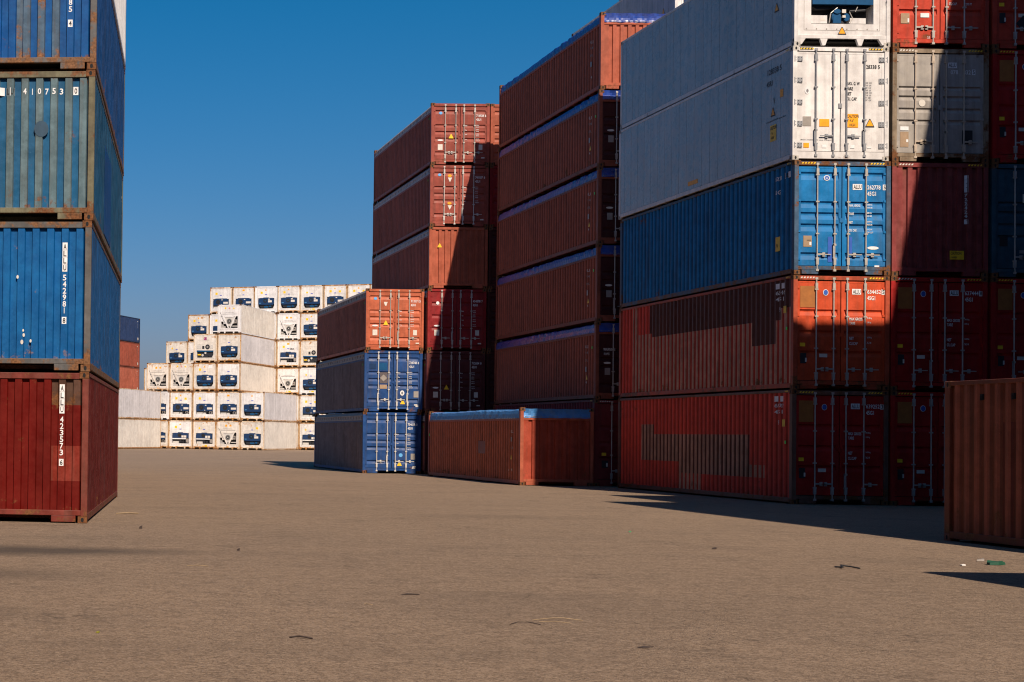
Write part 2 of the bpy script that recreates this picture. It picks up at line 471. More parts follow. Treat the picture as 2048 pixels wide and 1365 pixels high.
GROUPS = {}
def container(p, yaw, H, L, kind, paintm, label, end='door', ribs='low5', framem=None, sidem=None, cast=CASTR, barm=ZINC, z=0.0,
              extra=None, patches=None, cuts=(), frontmats=None, front_patches=None, front_cuts=(), top_mats=None, cat='shipping container', group=None, simple=False, name=None,
              tarp=None, seed=0, unit=None, stripes=False, doorm=None, sag=.03, pocket=False, bevel=0):
    """p = world xy of the near end's middle"""
    d = Vector((math.sin(yaw), math.cos(yaw), 0))
    jx = random.uniform(-.012, .012)
    root = bpy.data.objects.new(name or ('reefer_container' if kind == 'reefer' else 'shipping_container'), None); COL.objects.link(root)
    root.empty_display_size = .5
    root.location = Vector((p[0]+jx, p[1], z)) + d*(L/2); root.rotation_euler = (0, 0, -yaw)
    root['label'] = label; root['category'] = 'reefer container' if kind == 'reefer' else cat
    if group: root['group'] = group
    framem = framem or paintm; sidem = sidem or paintm
    fk = 'reefer_door' if (kind == 'reefer' and end == 'door') else kind
    link('frame', cached(('fr', L, H, fk), 'frame', lambda: frame_mesh(L, H, fk)), [framem], root, bevel)
    cm = cached('cast', 'corner_casting', casting_mesh)
    for sx in (() if simple else (-1, 1)):
        for sy in (-1, 1):
            for zz in (0, H-.118):
                o = link('corner_casting', cm, [cast, BLACK], root, .008 if bevel else 0); o.location = (sx*(hw-.081), sy*(L/2-.089), zz)
    zt = {'open': 2.17, 'hard': H-.43}.get(kind, H-.07)
    for sgn in (-1, 1):
        if kind == 'reefer':
            me = cached(('fs', sgn, L, H), 'side_panel', lambda: flat_side(sgn, L, .165, H-.075)); mats = [sidem]
        elif patches and sgn == -1:
            me = side_mesh(sgn, L, .15, zt, patches=patches, cuts=cuts).mesh('side_panel'); mats = [sidem] + (top_mats + top_mats)[:2] + [lit_rib_paint(sidem)]
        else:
            me = cached(('sp', sgn, L, zt), 'side_panel', lambda: side_mesh(sgn, L, .15, zt)); mats = [sidem, lit_rib_paint(sidem)]
        link('side_panel', me, mats, root)
    if kind in ('dry', 'reefer'): link('roof', cached(('rf', L, H, kind), 'roof', lambda: roof_mesh(L, H, kind)), [framem], root)
    if kind == 'hard': link('lift_off_roof', cached(('hr', L, H), 'lift_off_roof', lambda: hardroof_mesh(L, H)), [tarp], root)
    if kind == 'open':
        t = link('tarpaulin', tarp_mesh(L, H, seed, sag).mesh('tarpaulin'), [tarp], root)
        for pl in t.data.polygons: pl.use_smooth = True
        link('lashing_rope', cached(('rope', L), 'lashing_rope', lambda: rope_mesh(L)), [GREYINK], t)
    # floor and far end
    link('floor', cached(('fl', L), 'floor', lambda: MB().box(-hw+.05, hw-.05, -L/2+.10, L/2-.10, .135, .16)), [DARK], root)
    ztop = 2.20 if kind == 'open' else H-.10
    link('rear_panel', cached(('re', L, ztop), 'rear_panel', lambda: MB().box(-1.12, 1.12, L/2-.075, L/2-.035, .20, ztop)), [paintm], root)
    big = kind == 'reefer'
    fl = .03 if big else .045
    face = None
    if end == 'door':
        rb = RIBS[ribs]; bk = link('door_seal', cached(('ds', L, H), 'door_seal', lambda: MB().box(-1.13, 1.13, -L/2+.10, -L/2+.13, .20, H-.12)), [BLACK], root)
        dm = doorm or paintm
        for sgn in (-1, 1):
            dr = link('door', cached(('dr', sgn, L, H, ribs, fl), 'door', lambda: door_mesh(sgn, L, H, ribs, fl)), [dm], root)
            for i, x in enumerate(((-.63, -.19) if sgn < 0 else (.15, .60))):
                link('locking_bar', cached(('lb', x, L, H, fl), 'locking_bar', lambda: bar_mesh(x, L, H, fl)), [barm], dr)
                hk = (seed*7+i*3+(sgn > 0)*5) % 4
                if hk == 0: link('door_handle', cached(('fh', x, L, H, fl), 'door_handle', lambda: fold_handle_mesh(x, L, H, fl)), [barm], dr)
                else:
                    dd = 1 if (x < -.4 or x > .1) else -1
                    zz = .62 if big else .52
                    link('door_handle', cached(('hd', x, L, H, fl, dd, zz), 'door_handle', lambda: handle_mesh(x, L, H, fl, zz, .34, dd)), [barm], dr)
            hz = [.38, .93, 1.47, 2.03, 2.57] if big else [.40, H*.38, H*.65, H-.32]
            for q in hz: link('hinge', cached(('hg', sgn, L, q, big), 'hinge', lambda: hinge_mesh(sgn, L, q, big, fl)), [ZINCD if big else dm, INK], dr)
        lk = link('lock_plate', cached(('lp', L, H, fl), 'lock_plate', lambda: MB().box(-.055, .035, -L/2+fl-.02, -L/2+fl-.002, H*.46, H*.50)), [dm if not big else ZINCD], root)
        face = Face('end', L, lambda u, v: fl-.001)
        face.flat = fl-.001
    elif end == 'front':
        fm = frontmats or [paintm, paintm]
        if front_patches: me = front_mesh(L, H, ztop, patches=front_patches, cuts=front_cuts).mesh('front_panel')
        else: me = cached(('fp', L, ztop), 'front_panel', lambda: front_mesh(L, H, ztop))
        link('front_panel', me, fm, root)
        face = Face('end', L, lambda u, v: .03+front_off(u)); face.flat = .03
    elif end == 'unit':
        build_unit(root, L, H, unit, paintm, seed)
        face = Face('end', L, lambda u, v: .03); face.flat = .03
    if stripes:
        for sx in (-1, 1):
            mb = MB()
            for k in range(5):
                x = sx*.87-.17+k*.075; mb.q([(x, -L/2+.006, H-.085), (x+.04, -L/2+.006, H-.085), (x+.065, -L/2+.006, H-.045), (x+.025, -L/2+.006, H-.045)])
            link('hazard_stripes', mb.mesh('hazard_stripes'), [YEL if stripes == 1 or sx > 0 else PAPER], root)
            if sx < 0:
                mb = MB()
                for k in range(3):
                    y = -L/2+.22+k*.07; mb.q([(-hw-.001, y+.04, H-.06), (-hw-.001, y, H-.06), (-hw-.001, y+.02, H-.02), (-hw-.001, y+.06, H-.02)])
                link('hazard_stripes', mb.mesh('hazard_stripes'), [YEL], root)
    sf = Face('left', L, (lambda u, v: .008+side_offset(-u, L)) if kind != 'reefer' else (lambda u, v: .010))
    rf = Face('right', L, (lambda u, v: .008+side_offset(u, L)) if kind != 'reefer' else (lambda u, v: .010))
    sf.flat = rf.flat = .008
    if extra: extra(root, face, sf, rf, L, H)
    return root

# ------------------------------------------------------------------ refrigeration end walls
NAVY = plain('navy unit shell', (.010, .035, .10), .35)
NAVY2 = plain('blue unit shell', (.006, .07, .18), .35)
DUCT = plain('dark grille', (.010, .011, .013), .6)
GRIL = plain('grey fan guard', (.20, .20, .19), .5, .3)
COMP = plain('compressor black', (.02, .022, .028), .5)
PALE = plain('pale control box', (.52, .50, .47), .5)
def ngon(cx, cz, r, n, a0=0): return [(cx+r*math.cos(a0+2*math.pi*i/n), cz+r*math.sin(a0+2*math.pi*i/n)) for i in range(n)]
def end_wall(L, H, hole):
    """white end wall with an opening hole=(x0,x1,z0,z1) and a dark recess behind it"""
    mb = MB(); x0, x1, z0, z1 = hole; y = -L/2+.03; a, b = -1.125, 1.125; zb, zt = .20, H-.10
    mb.box(a, x0, y, y+.05, zb, zt); mb.box(x1, b, y, y+.05, zb, zt); mb.box(x0, x1, y, y+.05, zb, z0); mb.box(x0, x1, y, y+.05, z1, zt)
    mb.box(x0, x1, y+.38, y+.40, z0, z1, 1)
    mb.q([(x0, y+.05, z0), (x1, y+.05, z0), (x1, y+.38, z0), (x0, y+.38, z0)], 0)
    mb.q([(x0, y+.05, z1), (x0, y+.38, z1), (x1, y+.38, z1), (x1, y+.05, z1)], 1)
    mb.q([(x0, y+.05, z0), (x0, y+.38, z0), (x0, y+.38, z1), (x0, y+.05, z1)], 0)
    mb.q([(x1, y+.05, z0), (x1, y+.05, z1), (x1, y+.38, z1), (x1, y+.38, z0)], 0)
    # panel joints and bolt rows
    for x in (-.96, .96): mb.box(x-.005, x+.005, y-.004, y, .42, zt-.12, 2)
    mb.box(-.96, .96, y-.004, y, zt-.125, zt-.115, 2); mb.box(-.96, .96, y-.004, y, .41, .42, 2)
    mb.box(-.75, .75, y-.0035, y, z1+.34, z1+.346, 2); mb.box(-.25, -.244, y-.0035, y, z1+.34, zt-.13, 2); mb.box(.3, .306, y-.0035, y, z1+.34, zt-.13, 2)
    for i in range(8): mb.disc(-.9+i*.257, y-.008, .45, .016, m=2, n=6)
    return mb
def build_unit(root, L, H, t, paintm, seed):
    y = -L/2; HOLE = {'N': (-.88, .88, .50, 1.62), 'F': (-.88, .88, .62, 1.62), 'H': (-.88, .88, .55, 1.60), 'V': (-.86, .86, .55, 1.72), 'K': (-.86, .86, .50, 1.85), 'X': (-.78, .80, .58, 2.3)}[t]
    link('end_wall', cached(('ew', L, H, t), 'end_wall', lambda: end_wall(L, H, HOLE)), [paintm, COMP, GPLATE], root)
    def part(name, key, fn, mats, parent=None):
        return link(name, cached((name, t, L, H, key), name, fn), mats, parent or root)
    if t == 'N':
        o = [(-.86, 1.02), (-.74, .90), (.74, .90), (.86, 1.02), (.86, 1.50), (.70, 1.64), (.35, 1.64), (.28, 1.69), (-.28, 1.69), (-.35, 1.64), (-.70, 1.64), (-.86, 1.50)]
        u = part('refrigeration_unit', 0, lambda: MB().prism(o, y+.004, y+.28, 0), [NAVY])
        part('fan', 0, lambda: MB().disc(-.1, y-.004, 1.33, .21, dep=.02, m=0, n=18).disc(-.1, y-.008, 1.33, .07, dep=.02, m=1, n=10), [DUCT, NAVY2], u)
        part('control_panel', 0, lambda: MB().box(.22, .62, y-.008, y+.01, 1.16, 1.38).box(.22, .42, y-.008, y+.01, 1.44, 1.55, 0), [PAPER], u)
        part('sight_glass', 0, lambda: MB().box(-.78, -.55, y-.002, y+.01, 1.07, 1.11), [LBLUE], u)
        part('compressor', 0, lambda: MB().prism([(-.62, .62), (.62, .62), (.74, .86), (-.74, .86)], y+.10, y+.34, 0).disc(0, y+.05, .72, .16, .13, .2, 0, 14).box(-.22, .2, y+.04, y+.2, .6, .76, 1).box(.3, .5, y+.06, y+.2, .66, .8, 1), [COMP, NAVY2])
        part('gusset', 0, lambda: MB().prism([(-.88, .50), (-.70, .50), (-.88, .78)], y+.02, y+.06).prism([(.88, .50), (.88, .78), (.70, .50)], y+.02, y+.06), [PALE])
    elif t == 'F':
        o = [(-.86, .95), (.86, .95), (.86, 1.42), (.64, 1.68), (-.60, 1.68), (-.86, 1.42)]
        u = part('refrigeration_unit', 0, lambda: MB().prism(o, y+.004, y+.28, 0), [NAVY])
        part('fan', 0, lambda: MB().disc(-.32, y-.012, 1.30, .24, dep=.03, m=0, n=20).disc(-.32, y-.02, 1.30, .08, dep=.02, m=1, n=10), [DUCT, COMP], u)
        part('control_panel', 0, lambda: MB().box(.28, .80, y-.008, y+.01, 1.10, 1.30).box(.05, .2, y-.008, y+.01, 1.48, 1.56).box(.0, .08, y-.008, y+.01, .98, 1.05), [PAPER], u)
        part('grille', 0, lambda: MB().prism([(-.84, .86), (.3, .86), (.4, .94), (-.84, .94)], y+.02, y+.3), [COMP])
        part('compressor', 0, lambda: MB().disc(.62, y+.05, .78, .16, .17, .2, 1, 14).disc(.62, y+.03, .78, .09, .1, .02, 0, 12).tube((.3, y+.1, .92), (.2, y+.1, .70), .03, 0), [COMP, GPLATE])
        part('battery_box', 0, lambda: MB().box(-.82, -.2, y+.05, y+.3, .62, .80).box(-.15, .12, y+.08, y+.3, .62, .78), [PALE])
    elif t == 'H':
        o = [(-.86, 1.10), (.86, 1.10), (.86, 1.42), (.72, 1.62), (.3, 1.62), (.25, 1.68), (-.25, 1.68), (-.3, 1.62), (-.72, 1.62), (-.86, 1.42)]
        u = part('refrigeration_unit', 0, lambda: MB().prism(o, y+.004, y+.28, 0), [NAVY])
        part('fan', 0, lambda: MB().disc(-.1, y-.004, 1.38, .19, dep=.02, m=0, n=18), [DUCT], u)
        part('control_panel', 0, lambda: MB().box(.12, .34, y-.008, y+.01, 1.14, 1.36).box(.38, .62, y-.008, y+.01, 1.14, 1.36), [PAPER], u)
        part('white_beam', 0, lambda: MB().box(-.86, .60, y+.0, y+.1, .98, 1.08), [WHITE])
        part('compressor', 0, lambda: MB().box(-.84, -.05, y+.05, y+.3, .84, .97, 0).disc(0, y+.06, .76, .12, .14, .2, 0, 12).disc(.28, y+.06, .74, .10, .13, .2, 0, 12).disc(.72, y+.03, .84, .13, .22, .2, 1, 12).box(.5, .6, y+.05, y+.3, .62, .97, 0), [COMP, GPLATE])
        part('battery_box', 0, lambda: MB().box(-.8, -.2, y+.1, y+.3, .56, .78), [PALE])
    elif t == 'V':
        def bars():
            mb = MB()
            for s in (-1, 1):
                p = [(s*.86, 1.70), (s*.74, 1.70), (s*.10, .66), (s*.02, .56), (s*.2, .56)]
                p = [(s*.70, 1.72), (s*.58, 1.72), (s*.03, .56), (s*.15, .56)]
                if s > 0: p.reverse()
                mb.prism(p, y-.002, y+.05)
            mb.prism([(-.3, 1.62), (.3, 1.62), (.60, 1.72), (-.60, 1.72)], y+.001, y+.06)
            mb.box(-.86, -.5, y+.01, y+.2, 1.20, 1.70); mb.box(-.60, -.25, y+.012, y+.2, .98, 1.22)
            return mb
        part('support_frame', 0, bars, [paintm])
        part('back_plate', 0, lambda: MB().box(-.50, .50, y+.03, y+.07, 1.0, 1.70).box(-.24, .24, y+.03, y+.07, .72, 1.0), [PALE])
        u = part('fan', 0, lambda: MB().disc(.0, y-.02, 1.24, .25, dep=.05, m=0, n=22).disc(.0, y-.026, 1.24, .16, dep=.02, m=1, n=18).disc(0, y-.032, 1.24, .075, dep=.02, m=0, n=12).disc(0, y-.038, 1.24, .05, dep=.02, m=2, n=10), [GRIL, COMP, PALE])
        part('control_box', 0, lambda: MB().box(.50, .76, y+.02, y+.25, 1.02, 1.40).disc(.63, y+.012, 1.24, .06, dep=.02, m=1, n=10), [GPLATE, COMP])
        part('battery_box', 0, lambda: MB().box(-.84, -.42, y+.02, y+.25, .58, .72).box(-.82, -.6, y+.03, y+.25, .80, .90).box(.3, .84, y+.05, y+.25, .70, .78), [PALE])
        part('cable', 0, lambda: MB().tube((-.98, y+.02, 2.15), (-.55, y+.02, 1.40), .012).tube((-.84, y+.0, 1.78), (-.45, y+.0, 1.05), .014).box(-.75, .75, y+.024, y+.029, 1.93, 1.96), [COMP])
    elif t == 'K':
        u = part('refrigeration_unit', 0, lambda: MB().box(-.86, .86, y+.01, y+.28, 1.22, 1.84), [paintm])
        part('fan', 0, lambda: MB().disc(.25, y-.01, 1.58, .24, dep=.03, m=0, n=20).disc(.25, y-.016, 1.58, .10, dep=.02, m=1, n=12), [COMP, GPLATE], u)
        part('vent', 0, lambda: MB().box(-.30, -.08, y-.006, y+.02, 1.38, 1.68), [COMP], u)
        part('display_panel', 0, lambda: MB().box(-.84, -.38, y-.004, y+.02, 1.40, 1.76).box(.55, .84, y-.004, y+.02, 1.40, 1.76), [PALE], u)
        part('blue_fairing', 0, lambda: MB().prism([(-.87, 1.10), (.87, 1.10), (.87, 1.22), (.2, 1.20), (-.2, 1.22), (-.87, 1.24)], y-.006, y+.2), [NAVY2])
        part('compressor', 0, lambda: MB().box(-.84, .84, y+.1, y+.3, .56, 1.08, 0).disc(.02, y+.03, .98, .1, .12, .2, 1, 12).disc(-.28, y+.04, .74, .11, .12, .2, 1, 12).box(-.8, -.45, y+.05, y+.2, .74, .86, 2).disc(.45, y+.05, .75, .16, .15, .2, 0, 12), [COMP, PALE, YEL])
        part('gusset', 0, lambda: MB().prism([(.86, .50), (.86, .80), (.70, .50)], y+.02, y+.06), [PALE])
    elif t == 'X':
        u = part('refrigeration_unit', 0, lambda: MB().box(-.76, .78, y-.004, y+.28, 1.07, 2.10).prism([(-.6, .97), (.0, 1.0), (.6, .96), (.78, 1.06), (-.76, 1.06)], y+.12, y+.3, 1), [NAVY2, COMP])
        part('fan', 0, lambda: MB().disc(-.25, y-.02, 1.6, .24, dep=.03, n=20), [DUCT], u)
        part('compressor', 0, lambda: MB().disc(-.06, y+.10, .74, .21, .20, .2, 0, 16).disc(-.13, y+.05, .76, .12, .14, .1, 1, 14).box(-.22, -.02, y+.03, y+.10, .60, .78, 1).disc(-.12, y+.02, .90, .09, .06, .1, 1, 12).disc(.13, y+.05, .76, .08, .10, .1, 1, 12).box(.0, .10, y+.02, y+.05, .86, .95, 2).box(.01, .09, y+.02, y+.05, .74, .80, 2), [COMP, NAVY2, PAPER])
        part('pipework', 0, lambda: MB().tube((-.30, y+.08, .62), (-.27, y+.06, .86), .014, 0).tube((-.27, y+.06, .86), (-.1, y+.06, 1.0), .014, 0).tube((.2, y+.06, .6), (.28, y+.06, .74), .018, 0).tube((.28, y+.06, .74), (.2, y+.06, .9), .014, 0).tube((.22, y+.1, .92), (.62, y+.1, .95), .03, 1).tube((.35, y+.05, .9), (.4, y+.04, 1.02), .012, 0), [ZINC, COMP])
        part('white_box', 0, lambda: MB().box(-.78, -.36, y+.06, y+.38, .60, .80).box(.22, .62, y+.06, y+.38, .60, .74), [paintm])
        part('sticker', 0, lambda: MB().box(-.54, -.42, y+.057, y+.059, .66, .72).disc(.52, y+.36, .84, .025, dep=.01, m=1), [PAPER, INK])

# ------------------------------------------------------------------ decals
def face_flat(L):
    f = Face('end', L, lambda u, v: .03); f.flat = .03; return f
def lettering(root, items, mats=None):
    """items: (face, text, u, v, h, material, boxed, width)"""
    mats = []; mb = MB()
    for it in items:
        face, s, u, v, h, m = it[:6]; boxed = it[6] if len(it) > 6 else False; w = it[7] if len(it) > 7 else None
        bm = WHITE if m is INK or m is None else m
        if boxed: m2 = INK if bm is WHITE else WHITE
        else: m2 = m
        for q in (m2, bm):
            if q not in mats: mats.append(q)
        put_text(mb, face, s, u, v, h, mats.index(m2), boxed=boxed, mb_box=mats.index(bm), w=w)
    return link('lettering', mb.mesh('lettering'), mats, root)
def cap_text(face, m, u=.20, un=.66, vs=(1.75, 1.53, 1.30, 1.10), h=.06, two=True, words=('MAX. GROSS', 'TARE', 'NET', 'CU. CAP.'),
             nums=(('30.480 KG', '67.200 LBS'), ('3.880 KG', '8.550 LBS'), ('26.600 KG', '58.650 LBS'), ('76.4 CU.M', '2.700 CU.FT')), hn=.042, rm=None):
    it = []
    for wd, v, nn in zip(words, vs, nums):
        it.append((face, wd, u, v, h, m))
        for k, s in enumerate(nn): it.append((face, s, un, v+.035-k*.075, hn, rm or m))
    return it

# ================================================================== ground
def asphalt():
    m, t, b = nodes('worn asphalt'); N = t.nodes.new; L = t.links.new
    tc = N('ShaderNodeTexCoord')
    def noise(scale, detail, rgh=.6, vec=None):
        n = N('ShaderNodeTexNoise'); n.inputs['Scale'].default_value = scale; n.inputs['Detail'].default_value = detail; n.inputs['Roughness'].default_value = rgh
        L(vec or tc.outputs['Object'], n.inputs['Vector']); return n.outputs['Fac']
    def rng(v, a, bb, c0, c1):
        r = N('ShaderNodeMapRange'); r.inputs['From Min'].default_value = a; r.inputs['From Max'].default_value = bb
        r.inputs['To Min'].default_value = c0; r.inputs['To Max'].default_value = c1; L(v, r.inputs['Value']); return r.outputs[0]
    def mix(f, a, bb):
        q = N('ShaderNodeMix'); q.data_type = 'RGBA'; L(f, q.inputs['Factor'])
        for k, x in ((6, a), (7, bb)):
            if isinstance(x, tuple): q.inputs[k].default_value = (*x[:3], 1)
            else: L(x, q.inputs[k])
        return q.outputs[2]
    vo = N('ShaderNodeTexVoronoi'); vo.inputs['Scale'].default_value = 75; L(tc.outputs['Object'], vo.inputs['Vector'])
    vc = N('ShaderNodeSeparateColor'); L(vo.outputs['Color'], vc.inputs[0])
    n1 = noise(.09, 5); n2 = noise(.55, 6, .65); n3 = noise(7, 6, .7); n4 = noise(70, 3)
    col = mix(rng(n1, .38, .64, 0, 1), (.262, .184, .122), (.315, .222, .148))
    col = mix(rng(n2, .48, .75, 0, .6), col, (.155, .112, .080))
    col = mix(rng(n3, .5, .75, 0, .5), col, (.28, .205, .145))
    col = mix(rng(vc.outputs[0], .80, 1.0, 0, .8), col, (.40, .31, .23))     # pale stones in the surface
    col = mix(rng(vc.outputs[1], .72, 1.0, 0, .85), col, (.075, .053, .038))    # dark pits
    n6 = noise(38, 3, .8); n7 = noise(120, 2, .8)
    col = mix(rng(n6, .54, .70, 0, .75), col, (.10, .070, .050)); col = mix(rng(n7, .56, .72, 0, .7), col, (.36, .275, .20)); col = mix(rng(n7, .44, .30, 0, .7), col, (.085, .06, .044))
    n8 = noise(19, 5, .85); n9 = noise(4.5, 5, .8)
    col = mix(rng(n8, .51, .62, 0, .8), col, (.115, .080, .056)); col = mix(rng(n8, .48, .37, 0, .8), col, (.39, .295, .21)); col = mix(rng(n9, .51, .64, 0, .5), col, (.13, .092, .066)); col = mix(rng(n9, .48, .36, 0, .45), col, (.34, .25, .178))
    # fine dark cracks
    vk = N('ShaderNodeTexVoronoi'); vk.feature = 'DISTANCE_TO_EDGE'; vk.inputs['Scale'].default_value = .9
    dsv = N('ShaderNodeVectorMath'); dsv.operation = 'MULTIPLY_ADD'; n3c = N('ShaderNodeTexNoise'); n3c.inputs['Scale'].default_value = 1.7; n3c.inputs['Detail'].default_value = 6; L(tc.outputs['Object'], n3c.inputs['Vector'])
    L(n3c.outputs['Color'], dsv.inputs[0]); dsv.inputs[1].default_value = (1.1, 1.1, 0); L(tc.outputs['Object'], dsv.inputs[2]); L(dsv.outputs[0], vk.inputs['Vector'])
    mk = N('ShaderNodeMath'); mk.operation = 'MULTIPLY'; L(rng(vk.outputs['Distance'], 0, .012, .75, 0), mk.inputs[0]); L(rng(n2, .50, .62, 0, 1), mk.inputs[1])
    col = mix(mk.outputs[0], col, (.06, .043, .032))
    # long faint tyre-dark bands
    mp = N('ShaderNodeMapping'); mp.inputs['Scale'].default_value = (.10, .55, 1); mp.inputs['Rotation'].default_value = (0, 0, .12); L(tc.outputs['Object'], mp.inputs['Vector'])
    n5 = noise(1.0, 5, .6, mp.outputs[0]); col = mix(rng(n5, .54, .72, 0, .22), col, (.12, .088, .065))
    # oil stains at the left foreground
    for (cx, cy, rx, ry, s) in ((-.2, 22.3, 2.6, 1.1, .8), (-.5, 18.6, 1.7, .9, .45), (-.6, 14.6, 1.0, .8, .3), (.62, 9.95, .06, .13, .9), (5.5, 15.6, 2.2, 1.7, .14)):
        mq = N('ShaderNodeMapping'); mq.vector_type = 'TEXTURE'; mq.inputs['Location'].default_value = (cx, cy, 0); mq.inputs['Scale'].default_value = (rx, ry, 1)
        L(tc.outputs['Object'], mq.inputs['Vector'])
        ln = N('ShaderNodeVectorMath'); ln.operation = 'LENGTH'; L(mq.outputs[0], ln.inputs[0])
        ad = N('ShaderNodeMath'); ad.operation = 'MULTIPLY_ADD'; L(n2, ad.inputs[0]); ad.inputs[1].default_value = 1.2; L(ln.outputs['Value'], ad.inputs[2])
        col = mix(rng(ad.outputs[0], .95, 1.75, s, 0), col, (.060, .047, .038))
    L(col, b.inputs['Base Color']); b.inputs['Roughness'].default_value = .88; b.inputs['Specular IOR Level'].default_value = .25
    bp = N('ShaderNodeBump'); bp.inputs['Strength'].default_value = 1.0; bp.inputs['Distance'].default_value = .02
    ad = N('ShaderNodeMath'); ad.operation = 'ADD'; L(n8, ad.inputs[0]); L(n4, ad.inputs[1]); L(ad.outputs[0], bp.inputs['Height'])
    L(bp.outputs[0], b.inputs['Normal'])
    return m
g = MB().q([(-900, -60, 0), (900, -60, 0), (900, 1800, 0), (-900, 1800, 0)])
go = link('ground', g.mesh('ground'), [asphalt()]); go['kind'] = 'structure'

# ================================================================== stack A: tall stack right of centre
Y0 = 42.77; GAP = 2.49; AX = 19.81 + hw
T = lambda H, k: k*(H+.004)
red1 = paint('faded red', (.42, .016, .013), rust=.25, wear=.28, spec=.2, dirt=(.06, .025, .02))
red1s = paint('red side', (.46, .040, .022), rust=.3, wear=.25, spec=.25)
org1 = paint('orange red', (.60, .075, .022), rust=.25, wear=.3)
brn_old = paint('old brown patch', (.50, .25, .16), rust=.35, wear=.5)
drk_old = paint('old dark patch', (.10, .030, .022), rust=.2, wear=.4)
bluA = paint('sky blue', (.004, .17, .44), rust=.28, wear=.3, rustc=(.12, .07, .04))
whA = paint('cream white', (.76, .73, .71), rust=.02, wear=.12, rough=.4, dent=.15)
gryA = paint('light grey', (.40, .37, .34), rust=.25, wear=.35, fade=(.46, .42, .36))
mauve = paint('dusty maroon', (.24, .045, .042), rust=.3, wear=.4)
dblu = paint('slate blue', (.03, .09, .13), rust=.2, wear=.4)
ornpatch = plain('ochre repaint', (.34, .12, .025), .6)
shaded_side = paint('shaded white side', (.40, .39, .38), rust=.0, wear=.25, rough=.26, dent=.25, spec=.5)  # white reefer side greyed down: its shade is put into the colour

def patA2(s, z, f):      # s metres from the near end; 0 body red, 1 brown, 2 dark
    if s > 11.0: return 0
    if s > 10.6: return 1 if f == 0 else 0
    if s > 2.4: top = 1.95 if s > 9.4 else 1.83
    elif s > 1.0: top = 1.20
    elif s > .75: top = 1.80
    else: top = 2.1
    if z < top: return 1 if f == 0 else 0
    return 2 if s < 9.6 else 0
def patA1(s, z, f):
    if 9.2 < s < 10.2 and .95 < z < 2.05: return 2 if f else 1
    if 7.3 < s <= 9.2 and .95 < z < 1.75: return 2 if f else 1
    if 2.55 < s <= 7.3 and .62 < z < 1.75: return 2 if f else 1
    if 5.7 < s <= 7.3 and z <= .62: return 1 if f == 0 else 0
    if 1.55 < s <= 2.55 and .62 < z < .95: return 1 if f == 0 else 0
    return 0
def red_marks(num, chk, small=True, patch=True, head=True, left=None):
    def fn(root, e, sf, rf, L, H):
        if patch: sticker(e, rect(-1.03, -.66, 2.08, 2.62), root, ornpatch, 'repaired_patch')
        it = []
        if num:
            it += [(e, 'ALLU', .30, 2.44, .10, None, True), (e, num, .665, 2.44, .105, WHITE, False, .345), (e, chk, 1.045, 2.44, .10, None, True, .05), (e, '45G1', .665, 2.28, .105, WHITE, False, .20)]
        if small and num:
            it += cap_text(e, WHITE, .215, .66, (1.76, 1.65, 1.27, 1.14), .075, nums=(('29.100 kg',), ('3.900 kg',), ('26.500 kg',), ('76.3 M',)), hn=.05, words=('MAX GROSS', 'TARE', 'NET', 'CU.CAP'))
        if left:
            it += [(sf, 'ALLU', L/2-.98, 2.62, .10, None, True, .42), (sf, left, L/2-1.0, 2.45, .10, WHITE, False, .52), (sf, '45G1', L/2-1.0, 2.29, .10, WHITE, False, .36), (sf, '9', L/2-.78, 2.0, .13, WHITE)]
            sticker(sf, rect(L/2-.55, L/2-.40, 1.96, 2.14), root, YEL, 'height_sticker'); sticker(sf, rect(L/2-.42, L/2-.34, 1.52, 1.60), root, GREEN, 'green_tag')
        if it: lettering(root, it)
        sticker(e, ring(-.386, 2.46, .068, .08), root, WHITE, 'round_emblem', rim=None); sticker(e, ring(-.386, 2.46, .056, .068), root, BLUEV, 'round_emblem', eps=.007)
        sticker(e, rect(-1.03, -.90, 1.09, 1.18), root, YEL, 'height_sticker'); sticker(e, rect(-.54, -.34, .82, .91), root, PAPER, 'maker_plate')
        p = sticker(e, rect(-1.02, -.87, .66, .92), root, INK, 'data_plate'); sticker(e, rect(-.90, -.86, .70, .80), p, PAPER, 'seal_tag', eps=.008)
    return fn
container((AX, Y0), 0, H9, L40, 'dry', red1, 'red container numbered 639252 on shaded doors, ground level below the orange-red doors', ribs='three', stripes=1, bevel=.006,
          sidem=red1s, patches=patA1, cuts=(.62, .95, 1.75, 2.05), top_mats=[brn_old, drk_old], extra=red_marks('639252', '3', left='639252'), seed=1, framem=paint('brown frame', (.17, .085, .06), rust=.5, wear=.4), doorm=red1)
container((AX+.02, Y0), 0, H9, L40, 'dry', org1, 'orange-red container numbered 634452, doors half lit, brown striped side, second from ground', ribs='three', stripes=2, bevel=.006,
          z=T(H9, 1), sidem=red1s, patches=patA2, cuts=(1.20, 1.80, 1.83, 1.95, 2.1), top_mats=[brn_old, drk_old], extra=red_marks('634452', '5', left='634452'), seed=2, framem=paint('orange frame', (.42, .07, .03), rust=.45, wear=.4))
